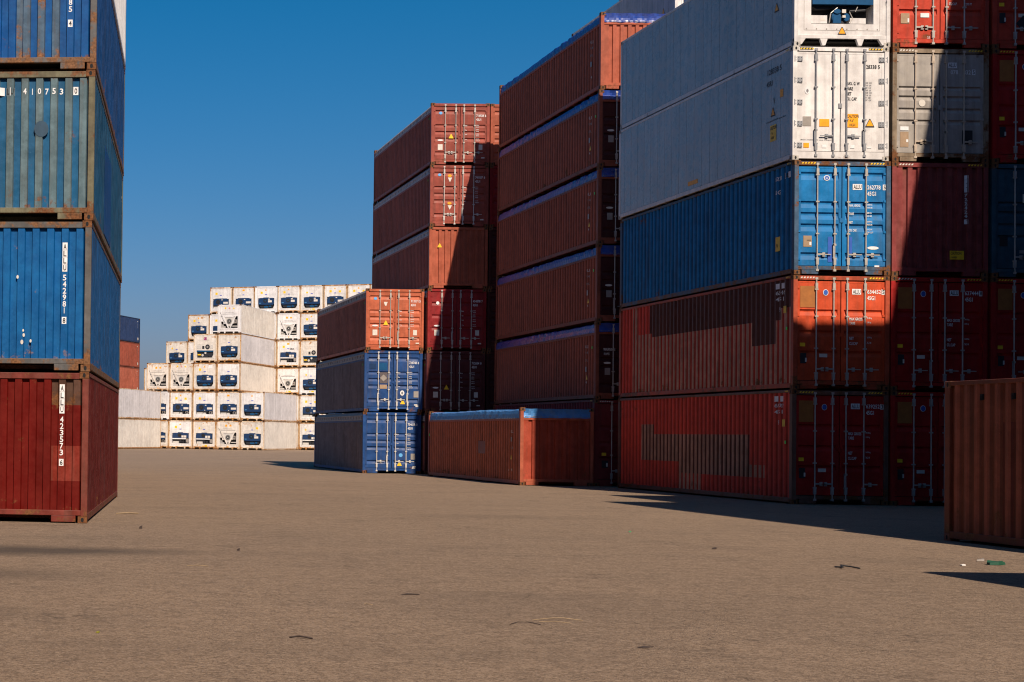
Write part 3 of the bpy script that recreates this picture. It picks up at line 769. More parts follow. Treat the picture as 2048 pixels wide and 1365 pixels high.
def mkA3(root, e, sf, rf, L, H):
    it = [(e, 'ALLU', .29, 2.19, .105, None, True), (e, '262778', .64, 2.18, .11, WHITE, False, .335), (e, '5', 1.05, 2.19, .10, None, True, .05), (e, '45G1', .64, 2.02, .11, WHITE, False, .22)]
    it += cap_text(e, WHITE, .18, .62, (1.74, 1.53, 1.31, 1.11), .062)
    it += [(sf, 'ALLU', L/2-.62, 2.53, .11, None, True, .35), (sf, '262778', L/2-1.15, 2.50, .11, WHITE, False, .42), (sf, '45G1', L/2-1.15, 2.15, .11, WHITE, False, .34)]
    lettering(root, it)
    sticker(e, ring(-.386, 2.46, .078, .07), root, WHITE, 'round_emblem'); sticker(e, ring(-.386, 2.46, .058, .05), root, BLUEV, 'round_emblem', eps=.007); sticker(e, rect(-.42, -.36, 2.445, 2.465), root, WHITE, 'round_emblem', eps=.010)
    p = sticker(e, rect(-.97, -.76, .71, .99), root, PLATE, 'data_plate'); sticker(e, rect(-.82, -.77, .75, .83), p, WHITE, 'seal_tag', eps=.008); sticker(e, rect(-.88, -.78, .87, .885), p, INK, 'seal_tag', eps=.008)
    sticker(e, ring(.79, .70, .145, .042), root, WHITE, 'oval_plate'); sticker(e, rect(.83, .95, .21, .26), root, WHITE, 'maker_plate')
    sticker(e, rect(-.35, -.24, .33, .97), root, BLUEV, 'repaired_patch'); sticker(e, rect(.19, .26, .55, .97), root, BLUEV, 'repaired_patch')
    sticker(sf, rect(L/2-1.05, L/2-.80, .68, 1.05), root, YEL, 'height_sticker', text=[('9 6', L/2-1.02, .78, .1, INK)])
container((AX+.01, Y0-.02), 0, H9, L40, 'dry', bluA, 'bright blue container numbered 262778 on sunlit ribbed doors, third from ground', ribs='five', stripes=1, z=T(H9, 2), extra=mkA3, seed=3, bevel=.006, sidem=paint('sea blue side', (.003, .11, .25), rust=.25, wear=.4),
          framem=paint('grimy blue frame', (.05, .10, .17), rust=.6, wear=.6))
def mkA4(root, e, sf, rf, L, H):
    it = [(e, '128338', .61, 2.34, .10, INK, False, .30), (e, '5', .945, 2.34, .10, INK, False, .05)]
    for s, v in (('MAX. G. W', 1.92), ('TARE', 1.79), ('NET', 1.66), ('CU. CAP.', 1.53)): it.append((e, s, .15, v, .085, INK))
    for k, s in enumerate(('35.000   KGS', '77.160   LBS', '4.560   KGS', '10.050   LBS', '30.440   KGS', '67.110   LBS', '67.9   CBM', '2.397   CUF')): it.append((e, s, .61, 1.965-k*.063, .042, GREYINK))
    it.append((e, 'MGW 34.000kg UIC cargo transport', -1.0, .50, .035, GREYINK, False, .8))
    it += [(sf, '128338 5', L/2-1.45, 2.42, .15, INK, False, .80), (sf, '45R1', L/2-1.50, 2.12, .14, INK, False, .35), (sf, 'V', L/2-1.10, 1.62, .16, INK), (sf, 'max payload 30.440 kg see plate', L/2-1.5, 1.17, .05, INK, False, 1.1)]
    lettering(root, it)
    sticker(e, rect(.155, .45, .845, 1.19), root, ORG, 'caution_sign', text=[('CAUTION', .17, 1.09, .08, INK), ("9'-6\"", .235, .98, .07, INK), ('HIGH', .23, .87, .075, INK)])
    sticker(e, rect(-.53, -.28, .86, 1.05), root, ORG, 'orange_sticker'); sticker(e, rect(-.93, -.79, .32, .44), root, ORG, 'orange_sticker')
    sticker(e, rect(-.95, -.74, .87, 1.11), root, GPLATE, 'data_plate')
    sticker(e, tri(.745, .96, .24), root, ORG, 'warning_triangle', rim=INK)
    sticker(e, ring(-.84, 1.76, .06, .08), root, WHITE, 'round_sticker'); sticker(e, ring(-.84, 1.76, .03, .045), root, GREYINK, 'round_sticker', eps=.007)
    for x in (-.40, .31, .74): sticker(e, rect(x-.06, x+.05, .32, .40 if x < .5 else .36), root, WHITE, 'white_sticker')
    sticker(sf, tri(L/2-1.12, 1.42, .26), root, ORG, 'warning_triangle', rim=INK)
    sticker(sf, rect(L/2-1.27, L/2-.93, .66, 1.08), root, YEL, 'caution_sign', text=[('CAUTION', L/2-1.25, .96, .09, INK), ('9 6', L/2-1.18, .83, .07, INK), ('HIGH', L/2-1.2, .71, .08, INK)])
    sticker(sf, rect(L/2-.72, L/2-.55, 1.72, 1.92), root, ORG, 'orange_sticker'); sticker(sf, rect(L/2-6.6, L/2-5.9, .28, .40), root, ORG, 'orange_sticker')
    mb = MB()
    for sx in (-1, 1): mb.box(sx*.87-.17, sx*.87+.17, -L/2+.009, -L/2+.011, H-.095, H-.035)
    link('hazard_backing', mb.mesh('hazard_backing'), [INK], root)
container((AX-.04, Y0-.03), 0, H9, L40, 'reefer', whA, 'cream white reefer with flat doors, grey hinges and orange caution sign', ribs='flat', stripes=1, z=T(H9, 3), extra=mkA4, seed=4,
          sidem=shaded_side, barm=ZINCD, cast=paint('white casting', (.5, .47, .42), rust=.3, wear=.5), bevel=.006)
def mkA5(root, e, sf, rf, L, H):
    sticker(e, tri(0, .40, .22), root, ORG, 'warning_triangle', rim=INK, eps=.01)
    lettering(root, [(Face('end', L), '3', 1.10, 1.10, .09, GREYINK), (Face('end', L), '8', 1.10, 1.28, .09, GREYINK)])
    sticker(sf, tri(L/2-1.0, 1.22, .26), root, ORG, 'warning_triangle', rim=INK)
container((AX-.01, Y0), 0, H9, L40, 'reefer', whA, 'white reefer container with blue compressor machinery end, topmost of the tall stack', end='unit', unit='X', z=T(H9, 4), extra=mkA5, seed=5, sidem=shaded_side,
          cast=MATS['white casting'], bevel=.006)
# second column
BX = AX + GAP
container((BX, Y0), 0, H9, L40, 'dry', red1, 'shaded red container at ground level, right doors hidden behind the brick brown one', ribs='three', stripes=1, extra=red_marks('637442', '1'), seed=6)
container((BX, Y0), 0, H9, L40, 'dry', paint('strong red', (.38, .012, .010), rust=.25, wear=.3, spec=.2), 'dark red container numbered 637444 on shaded doors, right of the orange-red doors', ribs='three', stripes=2, z=T(H9, 1), extra=red_marks('637444', '8'), seed=7)
def mkB3(root, e, sf, rf, L, H):
    it = []
    u = .655
    for k, c in enumerate('ALLU'): it.append((e, c, u+.005, 2.48-k*.105, .085, None, True, .045))
    for k, c in enumerate('722424'): it.append((e, c, u, 2.03-k*.105, .085, WHITE, False, .05))
    it.append((e, '7', u+.005, 1.36, .085, None, True, .045))
    lettering(root, it)
    fe = face_flat(L)
    sticker(fe, rect(.26, .62, .44, .66), root, YEL, 'caution_sign', text=[('CAUTION', .28, .56, .075, INK), ('9 6 HIGH', .28, .47, .05, INK)])
container((BX, Y0), 0, H9, L40, 'dry', mauve, 'dusty maroon container with vertical number 722424 on its corrugated end wall', end='front', stripes=2, z=T(H9, 2), extra=mkB3, seed=8)
def mkB4(root, e, sf, rf, L, H):
    lettering(root, [(e, 'ALLU', .22, 2.42, .10, None, True), (e, '078', .27, 2.24, .11, WHITE, False, .19), (e, '332', .60, 2.24, .11, WHITE, False, .18), (e, '5', .83, 2.25, .10, None, True, .05),
                     (e, '31.000 KG', .57, 1.61, .05, GREYINK), (e, '68.340 LB', .57, 1.47, .05, GREYINK), (e, '2.700 CU', .57, 1.33, .05, GREYINK)])
    sticker(e, ring(-.45, 1.50, .085, .09), root, PAPER, 'round_sticker'); sticker(e, rect(-1.0, -.79, .80, .90), root, WHITE, 'white_sticker')
    p = sticker(e, rect(-1.0, -.79, .38, .76), root, PLATE, 'data_plate'); sticker(e, rect(-.85, -.80, .50, .57), p, WHITE, 'seal_tag', eps=.008)
    sticker(e, rect(.57, .83, .48, .82), root, INK, 'black_panel')
container((BX+.01, Y0), 0, H9, L40, 'dry', gryA, 'weathered grey container numbered 078 332, doors half in shadow', ribs='four', stripes=2, z=T(H9, 3), extra=mkB4, seed=9,
          framem=paint('rusty grey frame', (.25, .19, .13), rust=.7, wear=.6), barm=plain('cream bars', (.45, .37, .29), .5))
red5 = paint('bright orange red', (.50, .05, .024), rust=.3, wear=.4)
def mkB5(root, e, sf, rf, L, H):
    lettering(root, [(e, 'CU.CAP.', .22, 1.10, .07, WHITE), (e, '2393 FT', .64, 1.10, .06, WHITE), (e, '3.5', -.32, .24, .06, WHITE)])
    p = sticker(e, rect(-1.0, -.78, .62, .88), root, PLATE, 'data_plate'); sticker(e, rect(-.83, -.79, .65, .75), p, WHITE, 'seal_tag', eps=.008)
    sticker(e, rect(-.50, -.28, .78, .89), root, WHITE, 'white_sticker')
container((BX, Y0), 0, H9, L40, 'dry', red5, 'bright red container with shadow slanting over its doors, beside the white machinery end', ribs='three', z=T(H9, 4), extra=mkB5, seed=10)
# third column, cut by the right edge of the photograph
CX = BX + GAP + .04
for k, (mm, rb, lab) in enumerate(((red1, 'three', 'darkest red container deep in shade, ground level behind the brick brown one'),
        (red1, 'three', 'near black red container at the right edge, second from ground'),
        (dblu, 'four', 'slate blue container in shade at the right edge, third from ground'),
        (red1, 'three', 'dark red container at the right edge, blue round emblem, fourth from ground'),
        (red5, 'three', 'red container at the top right corner with a black diamond placard'))):
    def mk(root, e, sf, rf, L, H, k=k):
        if k != 2: red_marks(None, None, patch=(k in (0, 1, 3)))(root, e, sf, rf, L, H)
        else:
            sticker(e, rect(-.42, -.25, 1.9, 2.12), root, PAPER, 'white_sticker'); sticker(e, rect(-.50, -.24, .62, .70), root, GPLATE, 'oval_plate'); sticker(e, rect(-1.0, -.8, .8, 1.05), root, INK, 'data_plate')
        if k == 4: sticker(e, [(-.42, .45), (-.24, .66), (-.42, .87), (-.60, .66)], root, INK, 'diamond_placard', eps=.01)
    container((CX, Y0), 0, H9, L40, 'dry', mm, lab, ribs=rb, stripes=1 if k in (1, 3) else False, z=T(H9, k), extra=mk, seed=11+k)

# ================================================================== stack B: open tops under blue tarpaulins
brnB = paint('oxide brown', (.25, .062, .032), rust=.3, wear=.35)
brnBt = paint('terracotta', (.40, .095, .048), rust=.2, wear=.3)
blackish = paint('very dark maroon', (.055, .008, .007), rust=.2, wear=.3)
tarpB = paint('blue tarpaulin', (.012, .055, .32), rust=0, wear=.15, rough=.32, dirt=(.10, .12, .25), rustc=(.05, .08, .3), spec=.6)
BXc = 19.58 + hw; BY = 56.49; BYAW = .011
def mkB(k):
    def fn(root, e, sf, rf, L, H):
        it = [(sf, 'ALLU', L/2-1.1, 1.75, .10, PAPER, False, .3), (sf, '71465', L/2-1.1, 1.55, .09, GPLATE, False, .3), (sf, '42U1', L/2-1.1, 1.30, .08, GPLATE, False, .25), (sf, '4', L/2-1.0, .55, .09, PAPER)]
        if k != 5: sticker(sf, tri(L/2-.90, .75, .17), root, YEL, 'warning_triangle')
        if k in (4, 3, 2, 1): sticker(sf, rect(L/2-.42, L/2-.34, 1.70, 1.78), root, GREEN, 'green_tag')
        sticker(sf, rect(L/2-1.05, L/2-.92, .95, 1.12), root, GPLATE, 'maker_plate')
        if k < 5:
            it += [(e, 'GL', -.90, 2.18, .11, LBLUE)]
            sticker(e, ring(-.82, 1.22, .12, .035), root, PAPER, 'oval_plate'); sticker(e, rect(-.90, -.72, .82, 1.05), root, GPLATE, 'data_plate')
            if k == 1: it += [(e, 'WARNING', -.95, 1.62, .10, PAPER), (e, 'ROPES', -.93, 1.48, .08, PAPER)]
        lettering(root, it)
    return fn
labB = ['', 'brown open top container, lowest under blue tarpaulin, second from ground',
        'brown open top container with dark blue tarpaulin, third from ground', 'brown open top container with wrinkled blue tarpaulin, fourth from ground',
        'brown open top container, violet blue tarpaulin strip, just below the terracotta end wall', 'open top container with sunlit terracotta end wall and bright blue tarpaulin']
def mkBg(root, e, sf, rf, L, H):
    sticker(e, rect(-.95, -.80, 1.02, 1.12), root, YEL, 'height_sticker'); sticker(e, rect(-.95, -.74, .62, .86), root, INK, 'data_plate'); sticker(e, rect(-.80, -.75, .66, .78), root, PAPER, 'seal_tag', eps=.008)
container((BXc, BY), BYAW, H9, L40, 'dry', paint('plum red', (.20, .02, .02), rust=.2, wear=.3), 'plum red container on the ground, mostly hidden behind the lone tarp-covered one', ribs='three', stripes=2, extra=mkBg, seed=21)
for k in range(1, 6):
    container((BXc + .02*k, BY), BYAW, H6, L40, 'open', brnB if k < 5 else brnBt, labB[k], end='door' if k < 5 else 'front', ribs='low5', z=H9+.004+T(H6, k-1), tarp=tarpB, seed=30+k, sidem=brnB,
              doorm=blackish, framem=brnB if k < 5 else brnBt, extra=mkB(k), sag=(.0, .02, .03, .035, .0, .03)[k], group='open top containers stacked with blue tarpaulins')
# stack behind, tops visible over the highest tarpaulin
lg = paint('pale grey reefer side', (.42, .46, .52), rust=0, wear=.15, dent=.1); nv = paint('black navy', (.010, .022, .045), rust=.1, wear=.2)
for k in range(8):
    if k < 7:
        container((27.1, 66.0), 0, H9, L40, 'reefer', whA, ('white reefer whose pale grey side shows over the highest blue tarpaulin' if k == 6 else
                  'white reefer %s from ground, hidden behind the tall brown stack' % ('first', 'second', 'third', 'fourth', 'fifth', 'sixth')[k]), end='unit', unit='N', z=T(H9, k), sidem=lg, seed=50+k,
                  extra=(lambda root, e, sf, rf, L, H: sticker(sf, tri(L/2-1.2, 1.20, .34), root, ORG, 'warning_triangle', rim=INK)) if k == 6 else None)
    else:
        container((27.1, 66.0), 0, H6, 6.058, 'dry', nv, 'short navy container at the top edge above the pale grey reefer side', end='front', z=T(H9, 7), seed=58)

# lone open top container in front
tarpE = paint('faded sky blue tarpaulin', (.05, .23, .56), rust=0, wear=.25, rough=.4, dirt=(.2, .25, .3), rustc=(.1, .2, .35), spec=.5)
tarpEnd = tarpE
def mkE(root, e, sf, rf, L, H):
    lettering(root, [(sf, 'ALLU', L/2-1.15, 1.75, .09, PAPER, False, .3), (sf, '42U1', L/2-1.15, 1.20, .08, GPLATE, False, .25), (sf, '4', L/2-1.0, .45, .1, PAPER), (sf, 'H', L/2-1.3, .45, .07, PAPER)])
    sticker(sf, tri(L/2-1.0, .92, .17), root, YEL, 'warning_triangle'); sticker(sf, rect(-L/2+.15, -L/2+.22, 1.60, 1.70), root, GREEN, 'green_tag')
    sticker(sf, rect(L/2-5.0, L/2-4.1, 1.0, 1.45), root, paint('repaint brown', (.27, .075, .045), rust=.2, wear=.3), 'repaired_patch')
    sticker(sf, rect(L/2-1.05, L/2-.95, 1.45, 1.60), root, GPLATE, 'maker_plate')
container((17.02 + hw, 56.2), -.002, H6, L40, 'open', brnBt, 'lone brown open top container on the ground covered by a pale blue tarpaulin', end='front', tarp=tarpE, seed=61, sidem=paint('warm oxide brown', (.32, .085, .040), rust=.35, wear=.4),
          extra=mkE, sag=.035, frontmats=[paint('rust red end', (.36, .055, .026), rust=.3, wear=.3), MATS['rust red end']], group=None)

# ================================================================== stacks C, D and the one behind
brC = paint('maroon brown', (.30, .062, .042), rust=.25, wear=.35); brCs = paint('maroon side', (.20, .055, .040), rust=.3, wear=.4)
brO = paint('orange brown', (.50, .12, .055), rust=.3, wear=.3); redC = paint('wine red', (.26, .012, .014), rust=.25, wear=.3)
blD = paint('marine blue', (.008, .055, .20), rust=.25, wear=.35); blDs = paint('grey violet side', (.12, .095, .10), rust=.2, wear=.45)
roofm = paint('pale roof steel', (.36, .30, .27), rust=.3, wear=.5); roofw = paint('light roof steel', (.46, .42, .44), rust=.15, wear=.5)
def dmk(num, chk, code='42U1', yt=None, kg=(), plates=True, words=None, emb=None, extra2=None, cm=WHITE):
    def fn(root, e, sf, rf, L, H):
        it = [(e, num, .665, 2.02, .105, cm, False, .31), (e, chk, 1.02, 2.02, .10, cm, False, .05), (e, code, .665, 1.86, .10, cm, False, .20)]
        it += cap_text(e, cm, .20, .66, (1.62, 1.44, 1.25, 1.04), .045, words=words or ('MGW', 'Tare', 'Payload', 'Cu Cap'), hn=.036)
        it += [(sf, '4', L/2-.50, 1.6, .08, GPLATE), (sf, '2', L/2-.50, 1.0, .08, GPLATE)]
        lettering(root, it)
        if yt: sticker(e, tri(yt[0], yt[1], .21), root, YEL, 'warning_triangle')
        if plates:
            sticker(e, rect(-.93, -.73, .62, .86), root, PAPER, 'data_plate'); sticker(e, rect(.77, .93, .64, .86), root, PAPER, 'data_plate'); sticker(e, ring(-.83, 1.03, .12, .035), root, WHITE, 'oval_plate')
        sticker(e, rect(.88, 1.02, .28, .33), root, PAPER, 'maker_plate')
        if emb: sticker(e, ring(emb[0], emb[1], .07, .06), root, LBLUE, 'round_emblem')
        sticker(sf, rect(L/2-.46, L/2-.40, 1.95, 2.03), root, GREEN, 'green_tag')
        if extra2: extra2(root, e)
    return fn
DX = 14.98 + hw
def dD2(root, e):
    sticker(e, rect(-.62, -.27, 1.76, 2.06), root, NAVY2, 'repaired_patch'); sticker(e, rect(-1.0, -.72, 1.80, 2.02), root, NAVY, 'repaired_patch')
    sticker(e, rect(-.56, -.24, 1.20, 1.66), root, plain('smoked sign', (.10, .085, .09), .5), 'dark_sign'); sticker(e, [(-.56, 1.42), (-.41, 1.28), (-.26, 1.42), (-.41, 1.57)], root, GPLATE, 'diamond_placard', eps=.008)
    sticker(e, rect(-.57, -.26, .97, 1.14), root, PLATE, 'tan_sign'); sticker(e, ring(.38, .80, .09, .11), root, WHITE, 'round_sticker'); sticker(e, ring(.38, .80, .045, .06), root, GREYINK, 'round_sticker', eps=.008)
    sticker(e, ring(1.0, .24, .06, .06), root, PAPER, 'round_sticker'); sticker(e, rect(.86, 1.06, .62, .88), root, GPLATE, 'data_plate')
def dD1(root, e):
    sticker(e, ring(.38, .78, .08), root, LBLUE, 'round_emblem'); sticker(e, ring(.92, .22, .07), root, PAPER, 'round_sticker'); sticker(e, rect(.80, .98, .60, .85), root, GPLATE, 'data_plate')
gD = 'hard top containers stacked three high'
container((DX, 71.3), .014, H6, L40, 'hard', blD, 'marine blue container numbered 734618, ground level below the tan sign', ribs='low5', sidem=blDs, tarp=roofm, extra=dmk('734618', '0', yt=(.33, .42), plates=False, extra2=dD1), seed=71, barm=PALE)
container((DX+.04, 71.28), .014, H6, L40, 'hard', blD, 'blue container numbered 728748 with tan and dark signs, middle of three', ribs='low5', sidem=blDs, tarp=roofm, extra=dmk('728748', '0', yt=(.40, .42), plates=False, extra2=dD2), seed=72, z=T(H6, 1), barm=PALE)
container((DX+.07, 71.25), .014, H6, L40, 'hard', brO, 'orange-brown container numbered 713171, on top of two blue ones', ribs='low5', sidem=paint('brown side', (.20, .07, .05), rust=.35, wear=.4), tarp=roofm,
          extra=dmk('713171', '5', yt=(-.38, 1.15), emb=(-.82, 2.17), extra2=lambda r, e: sticker(e, [(-.42, 1.87), (-.36, 1.87), (-.31, 2.03), (-.47, 2.03)], r, PAPER, 'tag')), seed=73, z=T(H6, 2))
CXc = 17.50 + hw; CY = 70.8
Cs = [(blackish, 'door', 'near black container on the ground between blue doors and the tarp-covered one', ('731204', '3'), brCs),
      (paint('dark umber', (.10, .018, .018), rust=.3, wear=.3), 'door', 'dark umber container numbered 712654 in full shade, right of the blue doors', ('712654', '0'), brCs),
      (redC, 'door', 'wine red container numbered 454378 beside the orange-brown doors', ('454378', '7'), brCs),
      (brnBt, 'front', 'terracotta container with plain corrugated end and yellow triangle, fourth from ground', None, brCs),
      (brC, 'door', 'maroon container numbered 741107, yellow dots above white arrows on its doors', ('741107', '8'), brCs),
      (brC, 'door', 'maroon container numbered 716928 on sunlit doors, top of its stack', ('716928', '8'), brCs)]
def c5(root, e):
    for v in (2.14, .98):
        sticker(e, ring(-.40, v, .085, .055), root, ORG, 'round_sticker'); sticker(e, [(-.38, v-.26), (-.30, v-.08), (-.48, v-.08), (-.40, v-.26)], root, PAPER, 'white_arrow')
for k, (mm, en, lab, num, sm) in enumerate(Cs):
    ex = None
    if num: ex = dmk(num[0], num[1], yt={5: (-.38, 1.20), 1: (-.38, 1.05)}.get(k), emb=(-.82, 2.17) if k in (4, 5) else None, extra2=c5 if k == 4 else ((lambda r, e: sticker(e, ring(-.80, 1.98, .07), r, WHITE, 'round_sticker')) if k == 2 else None), plates=k != 4)
    else: ex = lambda root, e, sf, rf, L, H: sticker(face_flat(L), tri(-.78, 1.80, .19), root, YEL, 'warning_triangle')
    container((CXc + .022*k, CY), .019, H6, L40, 'hard', mm, lab, end=en, ribs='low5' if k != 2 else 'three', sidem=sm, tarp=roofw, z=T(H6, k), extra=ex, seed=81+k, barm=PALE if k in (4,) else ZINC)
for k in range(6):
    container((CXc + GAP + .022*k, CY), .019, H6, L40, 'hard', brnBt if k == 5 else (blackish if k < 4 else redC), ('orange-brown container with one sunlit corner showing right of the 716928 doors' if k == 5 else
              'dark container in the gap right of the maroon stack, %s from ground' % ('first', 'second', 'third', 'fourth', 'fifth')[k]), ribs='low5', tarp=roofw, z=T(H6, k), seed=90+k)

# ================================================================== stack L at the left edge
LYAW = .108; lv = Vector((math.cos(LYAW), -math.sin(LYAW)))
LP = Vector((1.393, 28.989)) - lv*hw
redL = paint('deep red', (.125, .005, .003), rust=.45, wear=.35, spec=.12, fade=(.15, .011, .006), dirt=(.05, .008, .004)); bluL = paint('cobalt blue', (.001, .095, .30), rust=.35, wear=.3, spec=.2, dirt=(.004, .045, .11), fade=(.003, .15, .40), rustc=(.22, .13, .08))
tealL = paint('teal', (.006, .092, .21), rust=.4, wear=.4, spec=.2, dirt=(.03, .05, .07)); paleL = paint('chalky green grey', (.095, .155, .18), rust=.5, wear=.6, spec=.2, dirt=(.08, .06, .04))
bluL4 = paint('ultramarine', (.001, .070, .26), rust=.35, wear=.3, spec=.2, dirt=(.004, .035, .09), fade=(.003, .12, .36)); redL2 = paint('rusty brown patch', (.075, .035, .022), rust=.7, wear=.6, spec=.12); redL3 = paint('scuffed red patch', (.20, .022, .012), rust=.4, wear=.6, spec=.12); rustL = paint('rust flaked blue', (.06, .11, .17), rust=.85, wear=.7, rustc=(.20, .09, .04))
def vert(e, word, num, chk, u, z0, st=.122):
    it = []
    for k, c in enumerate(word): it.append((e, c, u-.026, z0-k*st, .095, None, True, .052))
    z = z0-len(word)*st-.05
    for k, c in enumerate(num): it.append((e, c, u-.03, z-k*.113, .10, WHITE, False, .06))
    it.append((e, chk, u-.024, z-len(num)*.113-.05, .085, None, True, .048)); return it
fcen = lambda k, inner=False: -1.06 + FP*k + FP*(.23 if not inner else .73)
ux = fcen(7)
def mkL1(root, e, sf, rf, L, H): lettering(root, vert(e, 'ALLU', '423573', '6', fcen(7), 2.26))
def mkL2(root, e, sf, rf, L, H):
    lettering(root, vert(e, 'ALLU', '542981', '8', fcen(7), 2.10) + [(rf, '5', L/2-.6, 2.1, .12, WHITE), (rf, '2', L/2-.5, 1.5, .10, WHITE)])
    for (x, z, r) in ((.07, .62, .02), (.04, .50, .025), (.19, .52, .018), (.06, .70, .015), (-.05, 1.62, .02)): sticker(e, ring(x, z, r, r*1.6), root, PAPER, 'paint_chip')
def mkL3(root, e, sf, rf, L, H):
    it = [(e, 'A', fcen(5, True)-.03-FP, 2.18, .105, None, True, .055), (e, 'L', fcen(5)-.05, 2.18, .105, None, True, .05), (e, 'U', fcen(5)+.03, 2.18, .105, None, True, .045)]
    us = [fcen(5)+FP*1.0, fcen(5, True)+FP*1.0, fcen(5)+FP*2, fcen(5, True)+FP*2, fcen(5)+FP*3, fcen(5, True)+FP*3]
    us = [fcen(4), fcen(4, True), fcen(5), fcen(5, True), fcen(6), fcen(6, True)]
    it = [(e, 'A', fcen(2, True)-.05, 2.18, .10, None, True, .055), (e, 'L', fcen(3)-.055, 2.18, .10, None, True, .045), (e, 'U', fcen(3)+.01, 2.18, .10, None, True, .045)]
    for c, u in zip('410753', us): it.append((e, c, u-.03, 2.18, .105, WHITE, False, .06))
    it.append((e, '0', fcen(7, True)-.03, 2.19, .10, None, True, .05))
    lettering(root, it + [(rf, '4', L/2-.6, 1.9, .14, WHITE), (rf, '7', L/2-.6, 1.5, .12, WHITE)])
    sm = plain('smoke smudge', (.025, .06, .10), .7)
    mb = MB(); sticker(e, ring(.30, 1.58, .125, .14), root, sm, 'dark_round_mark')
    for i in (2, 3): pass
    sticker(rf, rect(-L/2+3.6, -L/2+6.2, .2, 1.9), root, bluL4, 'repaint_patch')
def mkL4(root, e, sf, rf, L, H):
    u = fcen(7); lettering(root, [(e, c, u-.03, z, .10, WHITE, False, .06) for c, z in (('5', 1.0), ('8', 1.12), ('9', 1.24), ('2', 1.36), ('6', 1.48), ('1', 1.60))] + [(e, '4', u-.024, .76, .09, None, True, .048)])
frL = paint('rusty corner post', (.10, .10, .10), rust=.75, wear=.6, rustc=(.17, .08, .035)); frR = paint('red corner post', (.17, .03, .02), rust=.5, wear=.5)
def patL4(x, z, inner):
    k = int((x+1.06)//FP)
    return 2 if (k in (4, 5, 6) and (not inner) and z < 2.0) or (k in (3,) and inner and z < 1.6) else 0
def patL1(x, z, inner): return 2 if x > .62 and z > 2.02 else (3 if x > .62 and .72 < z < 1.32 else 0)
Ls = [(redL, [redL, redL, redL2, redL3], 'deep red container numbered 423573 at ground level, left edge', mkL1, frR),
      (bluL, [bluL, bluL], 'cobalt blue container numbered 542981 on its corrugated end, left edge', mkL2, frL),
      (tealL, [paleL, tealL], 'teal and chalky green container numbered 410753 with a dark round mark', mkL3, paint('mossy post', (.14, .13, .08), rust=.55, wear=.6)),
      (bluL4, [bluL4, bluL4, rustL], 'ultramarine container with rust flaked corrugations at the top left corner', mkL4, frL),
      (paint('silver grey', (.50, .51, .56), rust=.02, wear=.2), None, 'silver grey container, only its side showing above the ultramarine one', None, None)]
for k, (mm, fmats, lab, ex, fr) in enumerate(Ls):
    container(LP + lv*(.016*k), LYAW, H6 if k else H6, L40, 'dry', mm, lab, end='front', frontmats=fmats, z=T(H6, k), extra=ex, seed=101+k, sidem=paint('grimy ' + mm.name, tuple(x*.34 for x in PAR[mm.name][0]), rust=.3, wear=.5, spec=.12, dirt=(.03, .03, .03)) if k < 4 else None, framem=fr, front_patches={3: patL4, 0: patL1}.get(k), front_cuts=(1.6, 2.0) if k == 3 else (.72, 1.32, 2.02), bevel=.007)  # end paint scaled darker for the sides: shade put into colour, plus dirt streaks

# ================================================================== lone container at the right edge (we see its long left side)
def patR(s, z, f): return 1 if (L40-2.02 < s < L40-1.55 and .25 < z < 1.92) and f else 0
brR = paint('brick brown', (.17, .045, .022), rust=.45, wear=.5)
def mkR(root, e, sf, rf, L, H):
    mb = MB()
    for k in range(12):
        y = L/2-1.06-k*.834; mb.box(-hw-.012, -hw+.03, y-.03, y+.03, 2.27, 2.36, 0); mb.tube((-hw-.01, y, 2.26), (-hw-.01, y, 2.33), .02, 0)
    link('lashing_ring', mb.mesh('lashing_ring'), [DARK], root)
container((15.27+hw, 27.64-L40), 0, H6, L40, 'dry', brR, 'brick brown container alone on the ground at the right edge', end='front', extra=mkR, seed=111, patches=patR, cuts=(1.92,), top_mats=[paint('dark repaint', (.13, .028, .018), rust=.2, wear=.3)], bevel=.008,
          cast=paint('brown casting', (.24, .09, .06), rust=.5, wear=.5))

# ================================================================== stacks beyond the right edge of the photograph, their shadows fall into it; more stacks added to block sky light
ordn = ('first', 'second', 'third', 'fourth', 'fifth', 'sixth', 'seventh')
def off(X, yfar, H, n, what, mm, yaw=0, p=None):
    for k in range(n): container(p or (X+hw, yfar-L40), yaw, H, L40, 'dry', mm, '%s container, %s from ground, %s' % (what[0], ordn[k], what[1]), end='front', z=T(H, k), seed=k, simple=True)
off(17.78, 26.96, H9, 5, ('brown', 'in the five high stack beside the lone brick brown one'), brR)
off(20.22, 28.8, H9, 6, ('red', 'in the first six high stack outside the right edge'), red1)
off(22.70, 28.8, H9, 6, ('maroon', 'in the second six high stack outside the right edge'), mauve)
off(25.20, 35.2, H9, 7, ('slate', 'in the seven high stack outside the right edge'), dblu)
off(27.75, 41.3, H9, 7, ('blue', 'in the added sky-blocking stack outside the right edge'), bluL)  # unseen stack added to keep sky light off the door ends
off(11.67, 18.0, H6, 1, ('lone brown', 'at the near right, outside the frame'), brR)
off(20.3, 13.6, H9, 5, ('red', 'in the added sky-blocking stack right of the camera'), red1)  # this unseen pair is added to cut sky fill on the doors
off(22.8, 13.6, H9, 5, ('brown', 'in the second added sky-blocking stack right of the camera'), brR)
for q, (x, y, c) in enumerate(((-13, -24, 'red'), (0, -25, 'brown'), (13, -24, 'slate'))):  # unseen stacks added behind the camera to block low sky light
    off(0, 0, H9, 5, (c, 'in the %s crosswise sky-blocking stack added behind the camera' % ordn[q]), (red1, brR, dblu)[q], yaw=math.pi/2, p=(x-6, y))
